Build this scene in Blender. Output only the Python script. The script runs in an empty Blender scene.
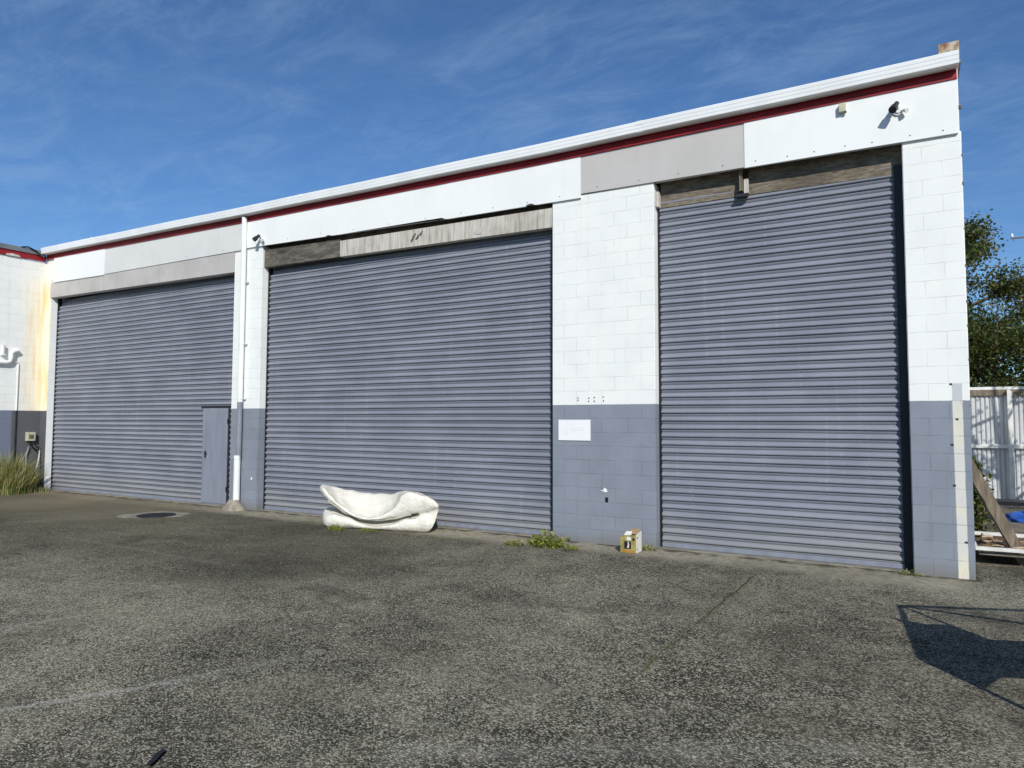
import bpy, bmesh, math, random
from mathutils import Vector, Matrix, noise
PI = math.pi
rnd = random.Random(7)
scene = bpy.context.scene
COL = scene.collection

# ------------------------------------------------------------------ helpers
class NT:
    """small shader-graph builder"""
    def __init__(s, tree):
        s.t = tree
    def n(s, typ, _ins=None, **props):
        nd = s.t.nodes.new(typ)
        for k, v in props.items():
            setattr(nd, k, v)
        for k, v in (_ins or {}).items():
            sock = nd.inputs[k]
            if hasattr(v, 'is_output') or isinstance(v, bpy.types.NodeSocket):
                s.t.links.new(v, sock)
            else:
                if isinstance(v, (tuple, list)) and len(v) == 3 and sock.type == 'RGBA':
                    v = (*v, 1)
                sock.default_value = v
        return nd
    def math(s, op, a, b=0.0, c=None, clamp=False):
        d = {0: a, 1: b}
        if c is not None: d[2] = c
        return s.n('ShaderNodeMath', d, operation=op, use_clamp=clamp).outputs[0]
    def mix(s, f, a, b, mode='MIX'):
        nd = s.n('ShaderNodeMix', data_type='RGBA', blend_type=mode)
        for sock, v in ((nd.inputs[0], f), (nd.inputs[6], a), (nd.inputs[7], b)):
            if isinstance(v, bpy.types.NodeSocket): s.t.links.new(v, sock)
            else: sock.default_value = (*v, 1) if isinstance(v, (tuple, list)) and len(v) == 3 else v
        return nd.outputs[2]
    def noise(s, vec, scale, detail=4, rough=0.55, dist=0.0, out='Fac'):
        return s.n('ShaderNodeTexNoise', {'Vector': vec, 'Scale': scale, 'Detail': detail, 'Roughness': rough, 'Distortion': dist}).outputs[out]
    def ramp(s, f, stops, interp='LINEAR'):
        nd = s.n('ShaderNodeValToRGB', {0: f})
        cr = nd.color_ramp; cr.interpolation = interp
        while len(cr.elements) > 1: cr.elements.remove(cr.elements[-1])
        for i, (p, c) in enumerate(stops):
            e = cr.elements[0] if i == 0 else cr.elements.new(p)
            e.position = p
            if not isinstance(c, (tuple, list)): c = (c, c, c)
            e.color = (*c, 1)
        return nd.outputs[0]
    def scale(s, vec, sc, loc=(0, 0, 0), rot=(0, 0, 0)):
        return s.n('ShaderNodeMapping', {'Vector': vec, 'Scale': sc, 'Location': loc, 'Rotation': rot}).outputs[0]
    def step(s, v, lo, hi):
        return s.n('ShaderNodeMapRange', {0: v, 1: lo, 2: hi, 3: 0.0, 4: 1.0}, clamp=True, interpolation_type='SMOOTHSTEP').outputs[0]
    def bump(s, h, strength=0.3, dist=0.01, normal=None):
        d = {'Height': h, 'Strength': strength, 'Distance': dist}
        if normal is not None: d['Normal'] = normal
        return s.n('ShaderNodeBump', d).outputs[0]

def new_mat(name):
    m = bpy.data.materials.new(name); m.use_nodes = True
    nt = NT(m.node_tree)
    b = m.node_tree.nodes['Principled BSDF']
    return m, nt, b
def setp(nt, b, col=None, rough=None, normal=None, metal=None, spec=None):
    for k, v in (('Base Color', col), ('Roughness', rough), ('Normal', normal), ('Metallic', metal), ('Specular IOR Level', spec)):
        if v is None: continue
        if isinstance(v, bpy.types.NodeSocket): nt.t.links.new(v, b.inputs[k])
        else: b.inputs[k].default_value = (*v, 1) if isinstance(v, (tuple, list)) and len(v) == 3 else v

def pos(nt):
    return nt.n('ShaderNodeNewGeometry').outputs['Position']
def xyz(nt, v):
    o = nt.n('ShaderNodeSeparateXYZ', {0: v}).outputs
    return o[0], o[1], o[2]

def simple(name, c, rough=0.6, var=0.25, scale=3.0, metal=0.0, spec=0.4, c2=None, stretch=(1, 1, 1), bump=0.0, bscale=60, detail=5):
    m, nt, b = new_mat(name)
    p = nt.scale(pos(nt), stretch)
    f = nt.noise(p, scale, detail, .6)
    if c2 is None: c2 = tuple(x*(1-var) for x in c)
    col = nt.mix(nt.step(f, .35, .68), c, c2)
    nrm = None
    if bump: nrm = nt.bump(nt.noise(p, bscale, 3), bump, .004)
    setp(nt, b, col, rough, nrm, metal, spec)
    return m

# ------------------------------------------------------------------ mesh builder
class MB:
    def __init__(s):
        s.bm = bmesh.new(); s.mi = 0; s.smooth = False
    def _f(s, vs):
        try:
            f = s.bm.faces.new(vs); f.material_index = s.mi; f.smooth = s.smooth; return f
        except ValueError:
            return None
    def box(s, x0, x1, y0, y1, z0, z1, bevel=0.0):
        v = [s.bm.verts.new((x, y, z)) for z in (z0, z1) for y in (y0, y1) for x in (x0, x1)]
        fs = [s._f([v[i] for i in q]) for q in ((0, 2, 3, 1), (4, 5, 7, 6), (0, 1, 5, 4), (2, 6, 7, 3), (0, 4, 6, 2), (1, 3, 7, 5))]
        if bevel:
            es = list({e for f in fs for e in f.edges})
            bmesh.ops.bevel(s.bm, geom=es, offset=bevel, segments=2, profile=.6, affect='EDGES')
        return s
    def prism(s, outline, y0, y1, axis='y'):
        """closed outline of (a,b) extruded along axis"""
        def P(a, b, c):
            return {'y': (a, c, b), 'x': (c, a, b), 'z': (a, b, c)}[axis]
        A = [s.bm.verts.new(P(a, b, y0)) for a, b in outline]
        B = [s.bm.verts.new(P(a, b, y1)) for a, b in outline]
        n = len(outline)
        s._f(A); s._f(B[::-1])
        for i in range(n):
            j = (i+1) % n
            s._f([A[i], B[i], B[j], A[j]])
        return s
    def loft(s, rings, caps=True, closed=True):
        R = [[s.bm.verts.new(p) for p in r] for r in rings]
        n = len(R[0])
        for a, b in zip(R[:-1], R[1:]):
            for i in range(n if closed else n-1):
                j = (i+1) % n
                s._f([a[i], a[j], b[j], b[i]])
        if caps and closed:
            sm = s.smooth; s.smooth = False
            for f in (s._f(R[0][::-1]), s._f(R[-1])):
                if f:
                    for e in f.edges: e.smooth = False
            s.smooth = sm
        return s
    def tube(s, pts, r, seg=10, caps=True):
        pts = [Vector(p) for p in pts]
        if not isinstance(r, (list, tuple)): r = [r]*len(pts)
        rings = []; ref = None
        for i, p in enumerate(pts):
            d = (pts[min(i+1, len(pts)-1)] - pts[max(i-1, 0)])
            if d.length < 1e-9: d = Vector((0, 0, 1))
            d.normalize()
            if ref is None:
                ref = Vector((0, 0, 1)) if abs(d.z) < .9 else Vector((1, 0, 0))
            a = d.cross(ref)
            if a.length < 1e-6: a = d.cross(Vector((0, 1, 0)))
            a.normalize(); b = d.cross(a).normalized()
            ref = a.cross(d).normalized()
            rings.append([p + (a*math.cos(t)+b*math.sin(t))*r[i] for t in [2*PI*k/seg for k in range(seg)]])
        sm = s.smooth; s.smooth = True
        s.loft(rings, caps); s.smooth = sm
        return s
    def bar(s, a, b, w, h, up=(0, 0, 1)):
        a, b = Vector(a), Vector(b); d = (b-a).normalized()
        u = Vector(up); sd = d.cross(u).normalized(); u = sd.cross(d).normalized()
        s.loft([[q+sd*x*w/2+u*y*h/2 for x, y in ((-1, -1), (1, -1), (1, 1), (-1, 1))] for q in (a, b)])
        return s
    def quad(s, p):
        s._f([s.bm.verts.new(x) for x in p]); return s

def dress(me, origin, phase=(0, 0)):
    """box-projected UVs in metres"""
    uv = me.uv_layers.new(name='UVMap').data
    o = Vector(origin)
    for poly in me.polygons:
        n = poly.normal
        for li in poly.loop_indices:
            c = me.vertices[me.loops[li].vertex_index].co + o
            if abs(n.x) > .7: w = (c.y, c.z)
            elif abs(n.z) > .7: w = (c.x, c.y)
            else: w = (c.x, c.z)
            uv[li].uv = (w[0]-phase[0], w[1]-phase[1])

def wpos(o):
    p = Vector(o.location)
    while o.parent: o = o.parent; p = p + Vector(o.location)
    return p

def obj(name, mb, mats, parent=None, origin=None, phase=(0, 0), recalc=True):
    """mesh given in world metres -> one object whose origin sits at `origin`"""
    bm = mb.bm if isinstance(mb, MB) else mb
    if recalc: bmesh.ops.recalc_face_normals(bm, faces=bm.faces)
    if origin is None:
        vs = [v.co for v in bm.verts]
        origin = Vector([(min(v[i] for v in vs)+max(v[i] for v in vs))/2 for i in (0, 1)] + [min(v[2] for v in vs)])
    origin = Vector(origin)
    bmesh.ops.translate(bm, verts=bm.verts, vec=-origin)
    me = bpy.data.meshes.new(name); bm.to_mesh(me); bm.free()
    for m in (mats if isinstance(mats, (list, tuple)) else [mats]): me.materials.append(m)
    dress(me, origin, phase)
    o = bpy.data.objects.new(name, me); COL.objects.link(o)
    if parent is not None:
        o.parent = parent; o.location = origin - wpos(parent)
    else:
        o.location = origin
    return o

def thing(name, label, cat, loc=(0, 0, 0), group=None):
    o = bpy.data.objects.new(name, None); COL.objects.link(o); o.location = loc
    o.empty_display_size = .2
    return tag(o, label, cat, group)
def tag(o, label, cat, group=None, kind=None):
    o['label'] = label; o['category'] = cat
    if group: o['group'] = group
    if kind: o['kind'] = kind
    return o
def struct(o):
    o['kind'] = 'structure'; return o

def dz(x):
    """the eaves climb a little towards the far end"""
    if x > -5: return 0.0
    if x > -11.5: return .065*(-5-x)/6.5
    return .065+.115*(-11.5-x)/7.5

# ------------------------------------------------------------------ materials
WHITE = (.80, .815, .785); GREY = (.232, .255, .302)
def block_mat(name, split=2.0, patch=False, rust=False, joint=.5):
    m, nt, b = new_mat(name)
    uv = nt.n('ShaderNodeTexCoord').outputs['UV']
    p = pos(nt); x, y, z = xyz(nt, p)
    wob = nt.n('ShaderNodeVectorMath', {0: uv, 1: nt.n('ShaderNodeVectorMath', {0: nt.noise(p, 6, 2, out='Color'), 1: (.006, .006, 0)}, operation='MULTIPLY').outputs[0]}, operation='ADD').outputs[0]
    br = nt.n('ShaderNodeTexBrick', {'Vector': wob, 'Color1': (1, 1, 1, 1), 'Color2': (.0, .0, .0, 1), 'Mortar': (.5, .5, .5, 1), 'Scale': 1.0,
              'Mortar Size': .0065, 'Mortar Smooth': .35, 'Bias': 0.0, 'Brick Width': .4, 'Row Height': .2}, offset=.5, offset_frequency=2)
    jf = br.outputs['Fac']
    broken = nt.step(nt.noise(p, 4.5, 3, .6), .40, .60)
    jvis = nt.math('MULTIPLY', jf, nt.math('ADD', nt.math('MULTIPLY', broken, .75), .25))
    n1 = nt.noise(p, 2.2, 5, .6)
    streak = nt.noise(nt.scale(p, (9, 9, .5)), 1.0, 4, .6)
    white = nt.mix(nt.step(n1, .3, .75), WHITE, (.74, .755, .74))
    white = nt.mix(nt.math('MULTIPLY', nt.step(streak, .55, .8), .35), white, (.66, .60, .52))
    # every block took the paint a little differently
    white = nt.mix(nt.math('MULTIPLY', br.outputs['Color'], .10), white, (.73, .745, .745))
    grey = nt.mix(nt.step(n1, .3, .7), GREY, (.195, .222, .262))
    grey = nt.mix(nt.math('MULTIPLY', br.outputs['Color'], .22), grey, (.265, .30, .345))
    grey = nt.mix(nt.math('MULTIPLY', nt.step(streak, .55, .8), .4), grey, (.17, .18, .21))
    # scuffed chips that show pale block through the grey
    chips = nt.math('MULTIPLY', nt.step(nt.noise(p, 34, 3, .7), .70, .74), nt.step(nt.noise(p, 3, 2), .5, .62))
    grey = nt.mix(nt.math('MULTIPLY', chips, .6), grey, (.48, .48, .46))
    # dirt splash near the ground
    splash = nt.math('MULTIPLY', nt.step(nt.math('ADD', z, nt.math('MULTIPLY', n1, .35)), .42, .12), .65)
    grey = nt.mix(splash, grey, (.155, .14, .11))
    if rust:
        dist = nt.step(nt.math('ADD', y, nt.math('MULTIPLY', nt.noise(nt.scale(p, (1, 1, .25)), 3, 3), .35)), -.55, .30)
        hz = nt.step(z, 5.55, 4.9)
        rf = nt.math('MULTIPLY', dist, nt.math('ADD', nt.math('MULTIPLY', hz, .72), .18))
        rcol = nt.mix(nt.step(nt.noise(nt.scale(p, (1, 4, .3)), 3, 4), .4, .65), (.86, .78, .58), (.80, .59, .27))
        white = nt.mix(rf, white, rcol)
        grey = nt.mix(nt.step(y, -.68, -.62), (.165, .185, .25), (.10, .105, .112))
    sp = nt.step(nt.math('ADD', z, nt.math('MULTIPLY', nt.math('SUBTRACT', nt.noise(p, 25, 2), .5), .012)), split-.004, split+.004)
    col = nt.mix(sp, grey, white)
    if patch:   # bare strip where a downpipe once ran, with old grey paint above it
        cx = nt.math('ADD', nt.math('MULTIPLY', z, -.004), .486)
        d = nt.math('ABSOLUTE', nt.math('SUBTRACT', x, cx))
        inside = nt.math('MULTIPLY', nt.step(nt.math('ADD', d, nt.math('MULTIPLY', nt.math('SUBTRACT', nt.noise(p, 14, 3), .5), .012)), .053, .045), nt.step(z, 2.2, 2.19))
        front = nt.step(y, .02, .01)
        inside = nt.math('MULTIPLY', inside, front)
        strip = nt.mix(nt.step(nt.noise(p, 3.5, 4), .4, .7), (.60, .60, .56), (.70, .66, .52))
        strip = nt.mix(sp, strip, (.50, .52, .53))
        strip = nt.mix(nt.step(nt.noise(nt.scale(p, (6, 6, 1)), 4, 4), .6, .75), strip, (.50, .40, .28))
        col = nt.mix(inside, col, strip)
    col = nt.mix(nt.math('MULTIPLY', jvis, joint), col, nt.mix(sp, (.11, .12, .15), (.46, .46, .43)))
    h = nt.math('SUBTRACT', nt.math('MULTIPLY', nt.noise(p, 90, 4, .7), .25), jf)
    nrm = nt.bump(h, .28, .005)
    setp(nt, b, col, .62, nrm, spec=.25)
    return m

def panel_mat(name, c, c2, streaky=.3):
    m, nt, b = new_mat(name)
    p = pos(nt)
    f = nt.noise(p, 1.6, 5, .6)
    s_ = nt.noise(nt.scale(p, (7, 7, .6)), 1.0, 5, .65)
    col = nt.mix(nt.step(f, .3, .72), c, c2)
    col = nt.mix(nt.math('MULTIPLY', nt.step(s_, .52, .78), streaky), col, tuple(x*.80 for x in c2))
    spots = nt.step(nt.noise(p, 45, 2, .5), .75, .78)
    col = nt.mix(nt.math('MULTIPLY', spots, .3), col, (.36, .33, .29))
    setp(nt, b, col, .55, nt.bump(nt.noise(p, 3, 3), .12, .02), spec=.3)
    return m

def shutter_mat():
    m, nt, b = new_mat('shutter_paint')
    p = pos(nt); x, y, z = xyz(nt, p)
    f = nt.noise(nt.scale(p, (1.0, 1, 1.4)), 1.1, 5, .6)
    col = nt.mix(nt.step(f, .3, .7), (.238, .255, .298), (.192, .207, .248))
    slat = nt.n('ShaderNodeTexWhiteNoise', {'W': nt.math('FLOOR', nt.math('DIVIDE', nt.math('SUBTRACT', z, .055), .1105))}, noise_dimensions='1D').outputs[0]
    col = nt.mix(nt.math('MULTIPLY', nt.math('MULTIPLY', slat, nt.step(nt.noise(nt.scale(p, (1.2, 1, 9)), 1.0, 3), .3, .7)), .42), col, (.15, .165, .20))
    st = nt.noise(nt.scale(p, (14, 14, .7)), 1.0, 4, .6)
    col = nt.mix(nt.math('MULTIPLY', nt.step(st, .58, .76), .30), col, (.39, .40, .46))      # chalky runs
    col = nt.mix(nt.math('MULTIPLY', nt.step(nt.noise(nt.scale(p, (11, 11, .5), (3, 1, 7)), 1.0, 4, .6), .6, .78), .35), col, (.17, .17, .20))
    scr = nt.math('MULTIPLY', nt.step(nt.noise(nt.scale(p, (30, 30, 5)), 1.0, 3, .7), .71, .75), nt.step(nt.noise(p, .9, 2), .52, .62))
    col = nt.mix(nt.math('MULTIPLY', scr, .55), col, (.48, .48, .50))
    dirt = nt.math('MULTIPLY', nt.step(nt.math('ADD', z, nt.math('MULTIPLY', f, .5)), .95, .25), .42)
    col = nt.mix(dirt, col, (.27, .265, .24))
    setp(nt, b, col, nt.math('ADD', nt.math('MULTIPLY', f, .2), .36), nt.bump(nt.noise(p, 2.2, 2), .10, .02), spec=.4)
    return m

def timber_mat(name, c, c2, c3, axis=(1.2, 8, 14), swirl=0.0, rough=.85):
    m, nt, b = new_mat(name)
    p = pos(nt)
    g = nt.noise(nt.scale(p, axis), 1.6, 7, .68, swirl)
    big = nt.noise(p, 2.0, 4, .6)
    col = nt.ramp(g, [(.30, c3), (.47, c2), (.66, c)])
    col = nt.mix(nt.math('MULTIPLY', nt.step(big, .45, .7), .45), col, c3)
    setp(nt, b, col, rough, nt.bump(g, .5, .006), spec=.2)
    return m

def leaf_mat(name, stops, rough=.5, trans=.25):
    m, nt, b = new_mat(name)
    r = nt.n('ShaderNodeNewGeometry').outputs['Random Per Island']
    col = nt.ramp(r, stops)
    setp(nt, b, col, rough, spec=.35)
    tr = nt.n('ShaderNodeBsdfTranslucent', {'Color': nt.mix(.5, col, (.25, .28, .03))})
    mx = nt.n('ShaderNodeMixShader', {0: trans, 1: b.outputs[0], 2: tr.outputs[0]})
    out = [n for n in nt.t.nodes if n.type == 'OUTPUT_MATERIAL'][0]
    nt.t.links.new(mx.outputs[0], out.inputs[0])
    return m

def seg_mask(nt, x, y, a, b, w, soft):
    """1 within w of the ground segment a-b"""
    ax, ay = a; dx, dy = b[0]-a[0], b[1]-a[1]; L2 = dx*dx+dy*dy
    px = nt.math('SUBTRACT', x, ax); py = nt.math('SUBTRACT', y, ay)
    t = nt.math('DIVIDE', nt.math('ADD', nt.math('MULTIPLY', px, dx), nt.math('MULTIPLY', py, dy)), L2, clamp=True)
    ex = nt.math('SUBTRACT', px, nt.math('MULTIPLY', t, dx)); ey = nt.math('SUBTRACT', py, nt.math('MULTIPLY', t, dy))
    d = nt.math('SQRT', nt.math('ADD', nt.math('MULTIPLY', ex, ex), nt.math('MULTIPLY', ey, ey)))
    return nt.step(d, w+soft, max(w-soft, 0))

def asphalt_mat():
    m, nt, b = new_mat('worn_asphalt')
    p = pos(nt); x, y, z = xyz(nt, p)
    wp = nt.n('ShaderNodeVectorMath', {0: p, 1: nt.n('ShaderNodeVectorMath', {0: nt.noise(p, 40, 2, out='Color'), 1: (.012, .012, 0)}, operation='MULTIPLY').outputs[0]}, operation='ADD').outputs[0]
    v1 = nt.n('ShaderNodeTexVoronoi', {'Vector': wp, 'Scale': 104.0, 'Randomness': 1.0}, voronoi_dimensions='2D')
    cell = nt.n('ShaderNodeSeparateColor', {0: v1.outputs['Color']}).outputs[0]
    v2 = nt.n('ShaderNodeTexVoronoi', {'Vector': wp, 'Scale': 260.0}, voronoi_dimensions='2D')
    cell2 = nt.n('ShaderNodeSeparateColor', {0: v2.outputs['Color']}).outputs[1]
    big = nt.noise(p, .45, 5, .6)
    mid = nt.noise(p, 2.6, 5, .65)
    fine = nt.noise(p, 9, 4, .7)
    clump = nt.noise(p, 22, 3, .6)
    wear = nt.math('ADD', nt.math('MULTIPLY', big, .52), nt.math('ADD', nt.math('MULTIPLY', mid, .42), nt.math('ADD', nt.math('MULTIPLY', fine, .26), nt.math('MULTIPLY', clump, .26))))
    wear = nt.math('SUBTRACT', wear, .23)
    # chips stand out where the binder has worn off
    thr = nt.math('SUBTRACT', 1.02, nt.math('MULTIPLY', wear, .92))
    chip = nt.step(nt.math('SUBTRACT', cell, thr), -.08, .30)
    chip2 = nt.step(nt.math('SUBTRACT', cell2, thr), -.06, .4)
    dark = nt.mix(nt.step(wear, .40, .60), (.024, .0222, .0165), (.072, .066, .049))
    stone = nt.mix(cell2, (.25, .235, .19), (.55, .52, .45))
    col = nt.mix(nt.math('MULTIPLY', chip, .85), dark, stone)
    col = nt.mix(nt.math('MULTIPLY', chip2, .5), col, (.30, .275, .21))
    col = nt.mix(nt.math('MULTIPLY', nt.step(nt.noise(nt.scale(p, (1, 1, 1), (5, 9, 0)), .8, 4, .6), .5, .72), .35), col, (.095, .082, .060))   # brown dust
    col = nt.mix(nt.math('MULTIPLY', nt.step(nt.noise(nt.scale(p, (1, 1, 1), (15, 2, 0)), .55, 5, .65), .54, .70), .60), col, (.027, .026, .024))   # old oil, damp
    pale = nt.noise(nt.scale(p, (.35, 1.3, 1), (7, 3, 0), (0, 0, .35)), 1.0, 6, .68)
    col = nt.mix(nt.math('MULTIPLY', nt.step(pale, .52, .72), nt.math('MULTIPLY', nt.step(fine, .30, .62), .42)), col, (.25, .235, .19))
    col = nt.mix(nt.math('MULTIPLY', nt.step(pale, .42, .26), .40), col, (.030, .029, .021))
    # the trafficked left middle of the yard is black with oil and damp moss
    dk = nt.math('MULTIPLY', nt.step(nt.math('ADD', x, nt.math('MULTIPLY', big, 3.0)), -3.0, -5.5), nt.step(nt.math('ADD', y, nt.math('MULTIPLY', mid, 1.4)), -4.4, -2.6))
    col = nt.mix(nt.math('MULTIPLY', dk, .55), col, nt.mix(fine, (.022, .021, .016), (.075, .07, .052)))
    # concrete strip along the doors
    edge = nt.math('ADD', y, nt.math('ADD', nt.math('MULTIPLY', nt.math('SUBTRACT', mid, .5), .5), nt.math('MULTIPLY', nt.math('SUBTRACT', big, .5), .7)))
    con = nt.math('MULTIPLY', nt.step(edge, -.85, -.40), nt.step(x, .62, .35))
    ccol = nt.mix(nt.step(fine, .35, .65), (.29, .27, .22), (.19, .175, .14))
    ccol = nt.mix(nt.math('MULTIPLY', nt.step(mid, .5, .7), .6), ccol, (.075, .07, .055))
    ccol = nt.mix(nt.math('MULTIPLY', chip, .25), ccol, (.26, .25, .22))
    col = nt.mix(nt.math('MULTIPLY', con, .92), col, ccol)
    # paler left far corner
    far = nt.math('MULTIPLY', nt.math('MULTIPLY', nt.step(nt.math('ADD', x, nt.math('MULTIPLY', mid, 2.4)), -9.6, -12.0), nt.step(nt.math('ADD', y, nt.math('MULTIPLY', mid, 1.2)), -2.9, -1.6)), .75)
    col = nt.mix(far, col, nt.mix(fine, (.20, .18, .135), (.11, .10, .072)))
    # crack with moss, running out from the door
    wob = nt.math('MULTIPLY', nt.math('SUBTRACT', nt.noise(p, 3, 4, .6), .5), .10)
    xc = nt.math('ADD', x, wob)
    ck = seg_mask(nt, xc, y, (-1.58, -.95), (-1.66, -5.3), .008, .007)
    ck = nt.math('MULTIPLY', ck, nt.step(nt.noise(p, 5, 3), .28, .42))
    col = nt.mix(nt.math('MULTIPLY', ck, nt.math('ADD', nt.math('MULTIPLY', nt.step(y, -4.2, -2.4), .60), .32)), col, (.022, .021, .017))
    moss = nt.math('MULTIPLY', seg_mask(nt, xc, y, (-1.58, -1.3), (-1.66, -4.9), .025, .03), nt.math('MULTIPLY', nt.step(nt.noise(p, 4, 3), .42, .54), nt.step(nt.noise(p, 60, 3), .38, .54)))
    col = nt.mix(nt.math('MULTIPLY', moss, .6), col, (.08, .095, .025))
    m2 = nt.math('MULTIPLY', nt.step(nt.noise(nt.scale(p, (1, 1, 1), (2, 31, 0)), 1.3, 4, .7), .63, .70), nt.step(nt.noise(p, 45, 3), .45, .6))
    col = nt.mix(nt.math('MULTIPLY', m2, .35), col, (.085, .09, .03))
    # pale scrape marks
    grit = nt.step(nt.noise(p, 28, 4, .7), .36, .56)
    for a, bb, w, k in (((-6.8, -6.8), (-6.45, -5.85), .022, .55), ((-4.95, -7.6), (-4.27, -6.40), .028, .8), ((-4.27, -6.40), (-3.9, -5.5), .05, .3),
                        ((-2.3, -6.4), (-.3, -5.2), .09, .18), ((-8.6, -5.2), (-6.2, -4.6), .03, .22), ((-11, -3.6), (-7.4, -3.7), .05, .16)):
        wx = nt.math('ADD', x, nt.math('MULTIPLY', nt.math('SUBTRACT', fine, .5), .12))
        mk = nt.math('MULTIPLY', seg_mask(nt, wx, y, a, bb, w, w), nt.math('MULTIPLY', grit, k))
        col = nt.mix(mk, col, (.34, .335, .32))
    # a few fallen pale crumbs
    cr = nt.n('ShaderNodeTexVoronoi', {'Vector': p, 'Scale': 3.1}, voronoi_dimensions='2D')
    col = nt.mix(nt.step(cr.outputs['Distance'], .045, .03), col, nt.mix(nt.n('ShaderNodeSeparateColor', {0: cr.outputs['Color']}).outputs[0], (.08, .06, .03), (.42, .40, .36)))
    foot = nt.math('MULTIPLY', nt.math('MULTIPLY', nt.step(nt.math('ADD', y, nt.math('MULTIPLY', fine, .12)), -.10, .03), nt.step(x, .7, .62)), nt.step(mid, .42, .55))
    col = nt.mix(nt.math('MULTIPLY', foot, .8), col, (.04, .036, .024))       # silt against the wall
    macro = nt.ramp(nt.noise(nt.scale(p, (1, 1, 1), (3, 8, 0)), .32, 5, .62), [(.30, (.70, .70, .68)), (.5, (1.0, 1.0, .98)), (.70, (1.30, 1.27, 1.2))])
    col = nt.mix(1.0, col, macro, 'MULTIPLY')
    col = nt.mix(1.0, col, (1.20, 1.185, 1.13), 'MULTIPLY')                       # olive-brown binder
    h = nt.math('ADD', nt.math('MULTIPLY', nt.math('SUBTRACT', 1.0, v1.outputs['Distance']), .8), nt.math('MULTIPLY', cell, .5))
    h = nt.math('MULTIPLY', h, nt.math('SUBTRACT', 1.0, nt.math('MULTIPLY', con, .7)))
    nrm = nt.bump(h, .7, .010, nt.bump(mid, .35, .06))
    setp(nt, b, col, .9, nrm, spec=.08)
    return m

M = {}
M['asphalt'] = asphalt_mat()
M['block'] = block_mat('painted_block', joint=.42)
M['block_patch'] = block_mat('painted_block_with_bare_strip', patch=True, joint=.42)
M['block_rust'] = block_mat('rust_stained_block', rust=True, joint=.45)
M['white_panel'] = panel_mat('white_cement_sheet', (.80, .82, .81), (.76, .78, .765), .18)
M['pale_panel'] = panel_mat('pale_grey_cement_sheet', (.64, .645, .625), (.60, .605, .59), .25)
M['dull_panel'] = panel_mat('dull_grey_cement_sheet', (.50, .485, .465), (.465, .45, .43), .2)
M['lintel'] = panel_mat('bare_concrete', (.49, .47, .45), (.40, .385, .365), .5)
M['shutter'] = shutter_mat()
M['gutter'] = simple('white_gutter', (.80, .815, .81), .35, .08, 2.0, spec=.5, bump=.05, bscale=3)
M['red'] = simple('red_fascia_paint', (.32, .012, .018), .5, .4, 3.0, spec=.4, stretch=(1, 4, 6))
M['pvc'] = simple('white_pipe', (.80, .81, .80), .35, .1, 3, spec=.5)
M['grey_pipe'] = simple('grey_painted_pipe', GREY, .5, .2, 5, spec=.4)
M['leaf_door'] = simple('grey_door_sheet', (.232, .252, .306), .42, .16, 2.2, spec=.4, stretch=(4, 4, .7), bump=.08, bscale=4)
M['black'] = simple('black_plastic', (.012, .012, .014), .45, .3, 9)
M['dark'] = simple('dark_steel', (.035, .035, .04), .55, .4, 9, metal=.3)
M['steel'] = simple('galvanised_steel', (.42, .43, .44), .45, .3, 12, metal=.8)
M['beige'] = simple('beige_plastic', (.52, .49, .36), .5, .2, 8)
M['timber_dark'] = timber_mat('blackened_plywood', (.21, .19, .16), (.10, .09, .075), (.035, .03, .027), (1.0, 6, 6), 2.2)
M['timber_pale'] = timber_mat('flaking_whitewashed_board', (.60, .58, .53), (.47, .44, .39), (.28, .245, .20), (16, 8, 1.2), .3)
M['timber_brown'] = timber_mat('weathered_brown_timber', (.26, .225, .175), (.145, .12, .09), (.05, .041, .031), (2.6, 9, 16), 1.6)
M['timber_grey'] = timber_mat('weathered_grey_timber', (.25, .21, .155), (.15, .122, .09), (.06, .047, .034), (9, 9, 1.3), .4)
M['rust'] = simple('rusty_flashing', (.50, .46, .34), .8, .3, 9, c2=(.20, .055, .018), bump=.3)
M['concrete'] = simple('rough_concrete', (.31, .27, .22), .9, .4, 7, c2=(.18, .155, .125), bump=.6, bscale=30)
M['pale_concrete'] = simple('pale_concrete', (.27, .25, .205), .9, .4, 5, c2=(.16, .145, .115), bump=.4, bscale=40)
M['sign'] = simple('white_sign_board', (.82, .83, .83), .3, .03, 4, spec=.5)
M['smudge'] = simple('faded_print', (.76, .775, .775), .4, .04, 30, c2=(.79, .80, .80))
M['roof'] = simple('dull_roof_steel', (.22, .23, .24), .5, .3, 2, metal=.4)
M['inside'] = simple('dark_interior', (.03, .03, .03), .9, .3, 2)

# ------------------------------------------------------------------ world, sun, camera
A_, T_ = .76, .80                              # sunlight travels (-A_, +1, -T_)
sun_dir = Vector((A_, -1, T_)).normalized()    # towards the sun
elev = math.asin(sun_dir.z)
w = bpy.data.worlds.new("World"); scene.world = w; w.use_nodes = True
wt = NT(w.node_tree); bg = w.node_tree.nodes['Background']
sky = wt.n('ShaderNodeTexSky', sky_type='NISHITA', sun_disc=False)
sky.sun_elevation = elev
sky.sun_rotation = math.atan2(sun_dir.x, sun_dir.y)
sky.air_density = 1.0; sky.dust_density = .15; sky.ozone_density = 3.5; sky.altitude = 0
gen = wt.n('ShaderNodeTexCoord').outputs['Generated']
gx, gy, gz = xyz(wt, gen)
zz = wt.math('MAXIMUM', wt.math('ADD', gz, .12), .05)
cv = wt.n('ShaderNodeCombineXYZ', {0: wt.math('DIVIDE', gx, zz), 1: wt.math('DIVIDE', gy, zz), 2: 0.0}).outputs[0]
wisps = wt.noise(wt.scale(cv, (2.0, 4.2, 1), (2.3, .4, 0), (0, 0, .95)), 1.6, 11, .72, .55)
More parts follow.
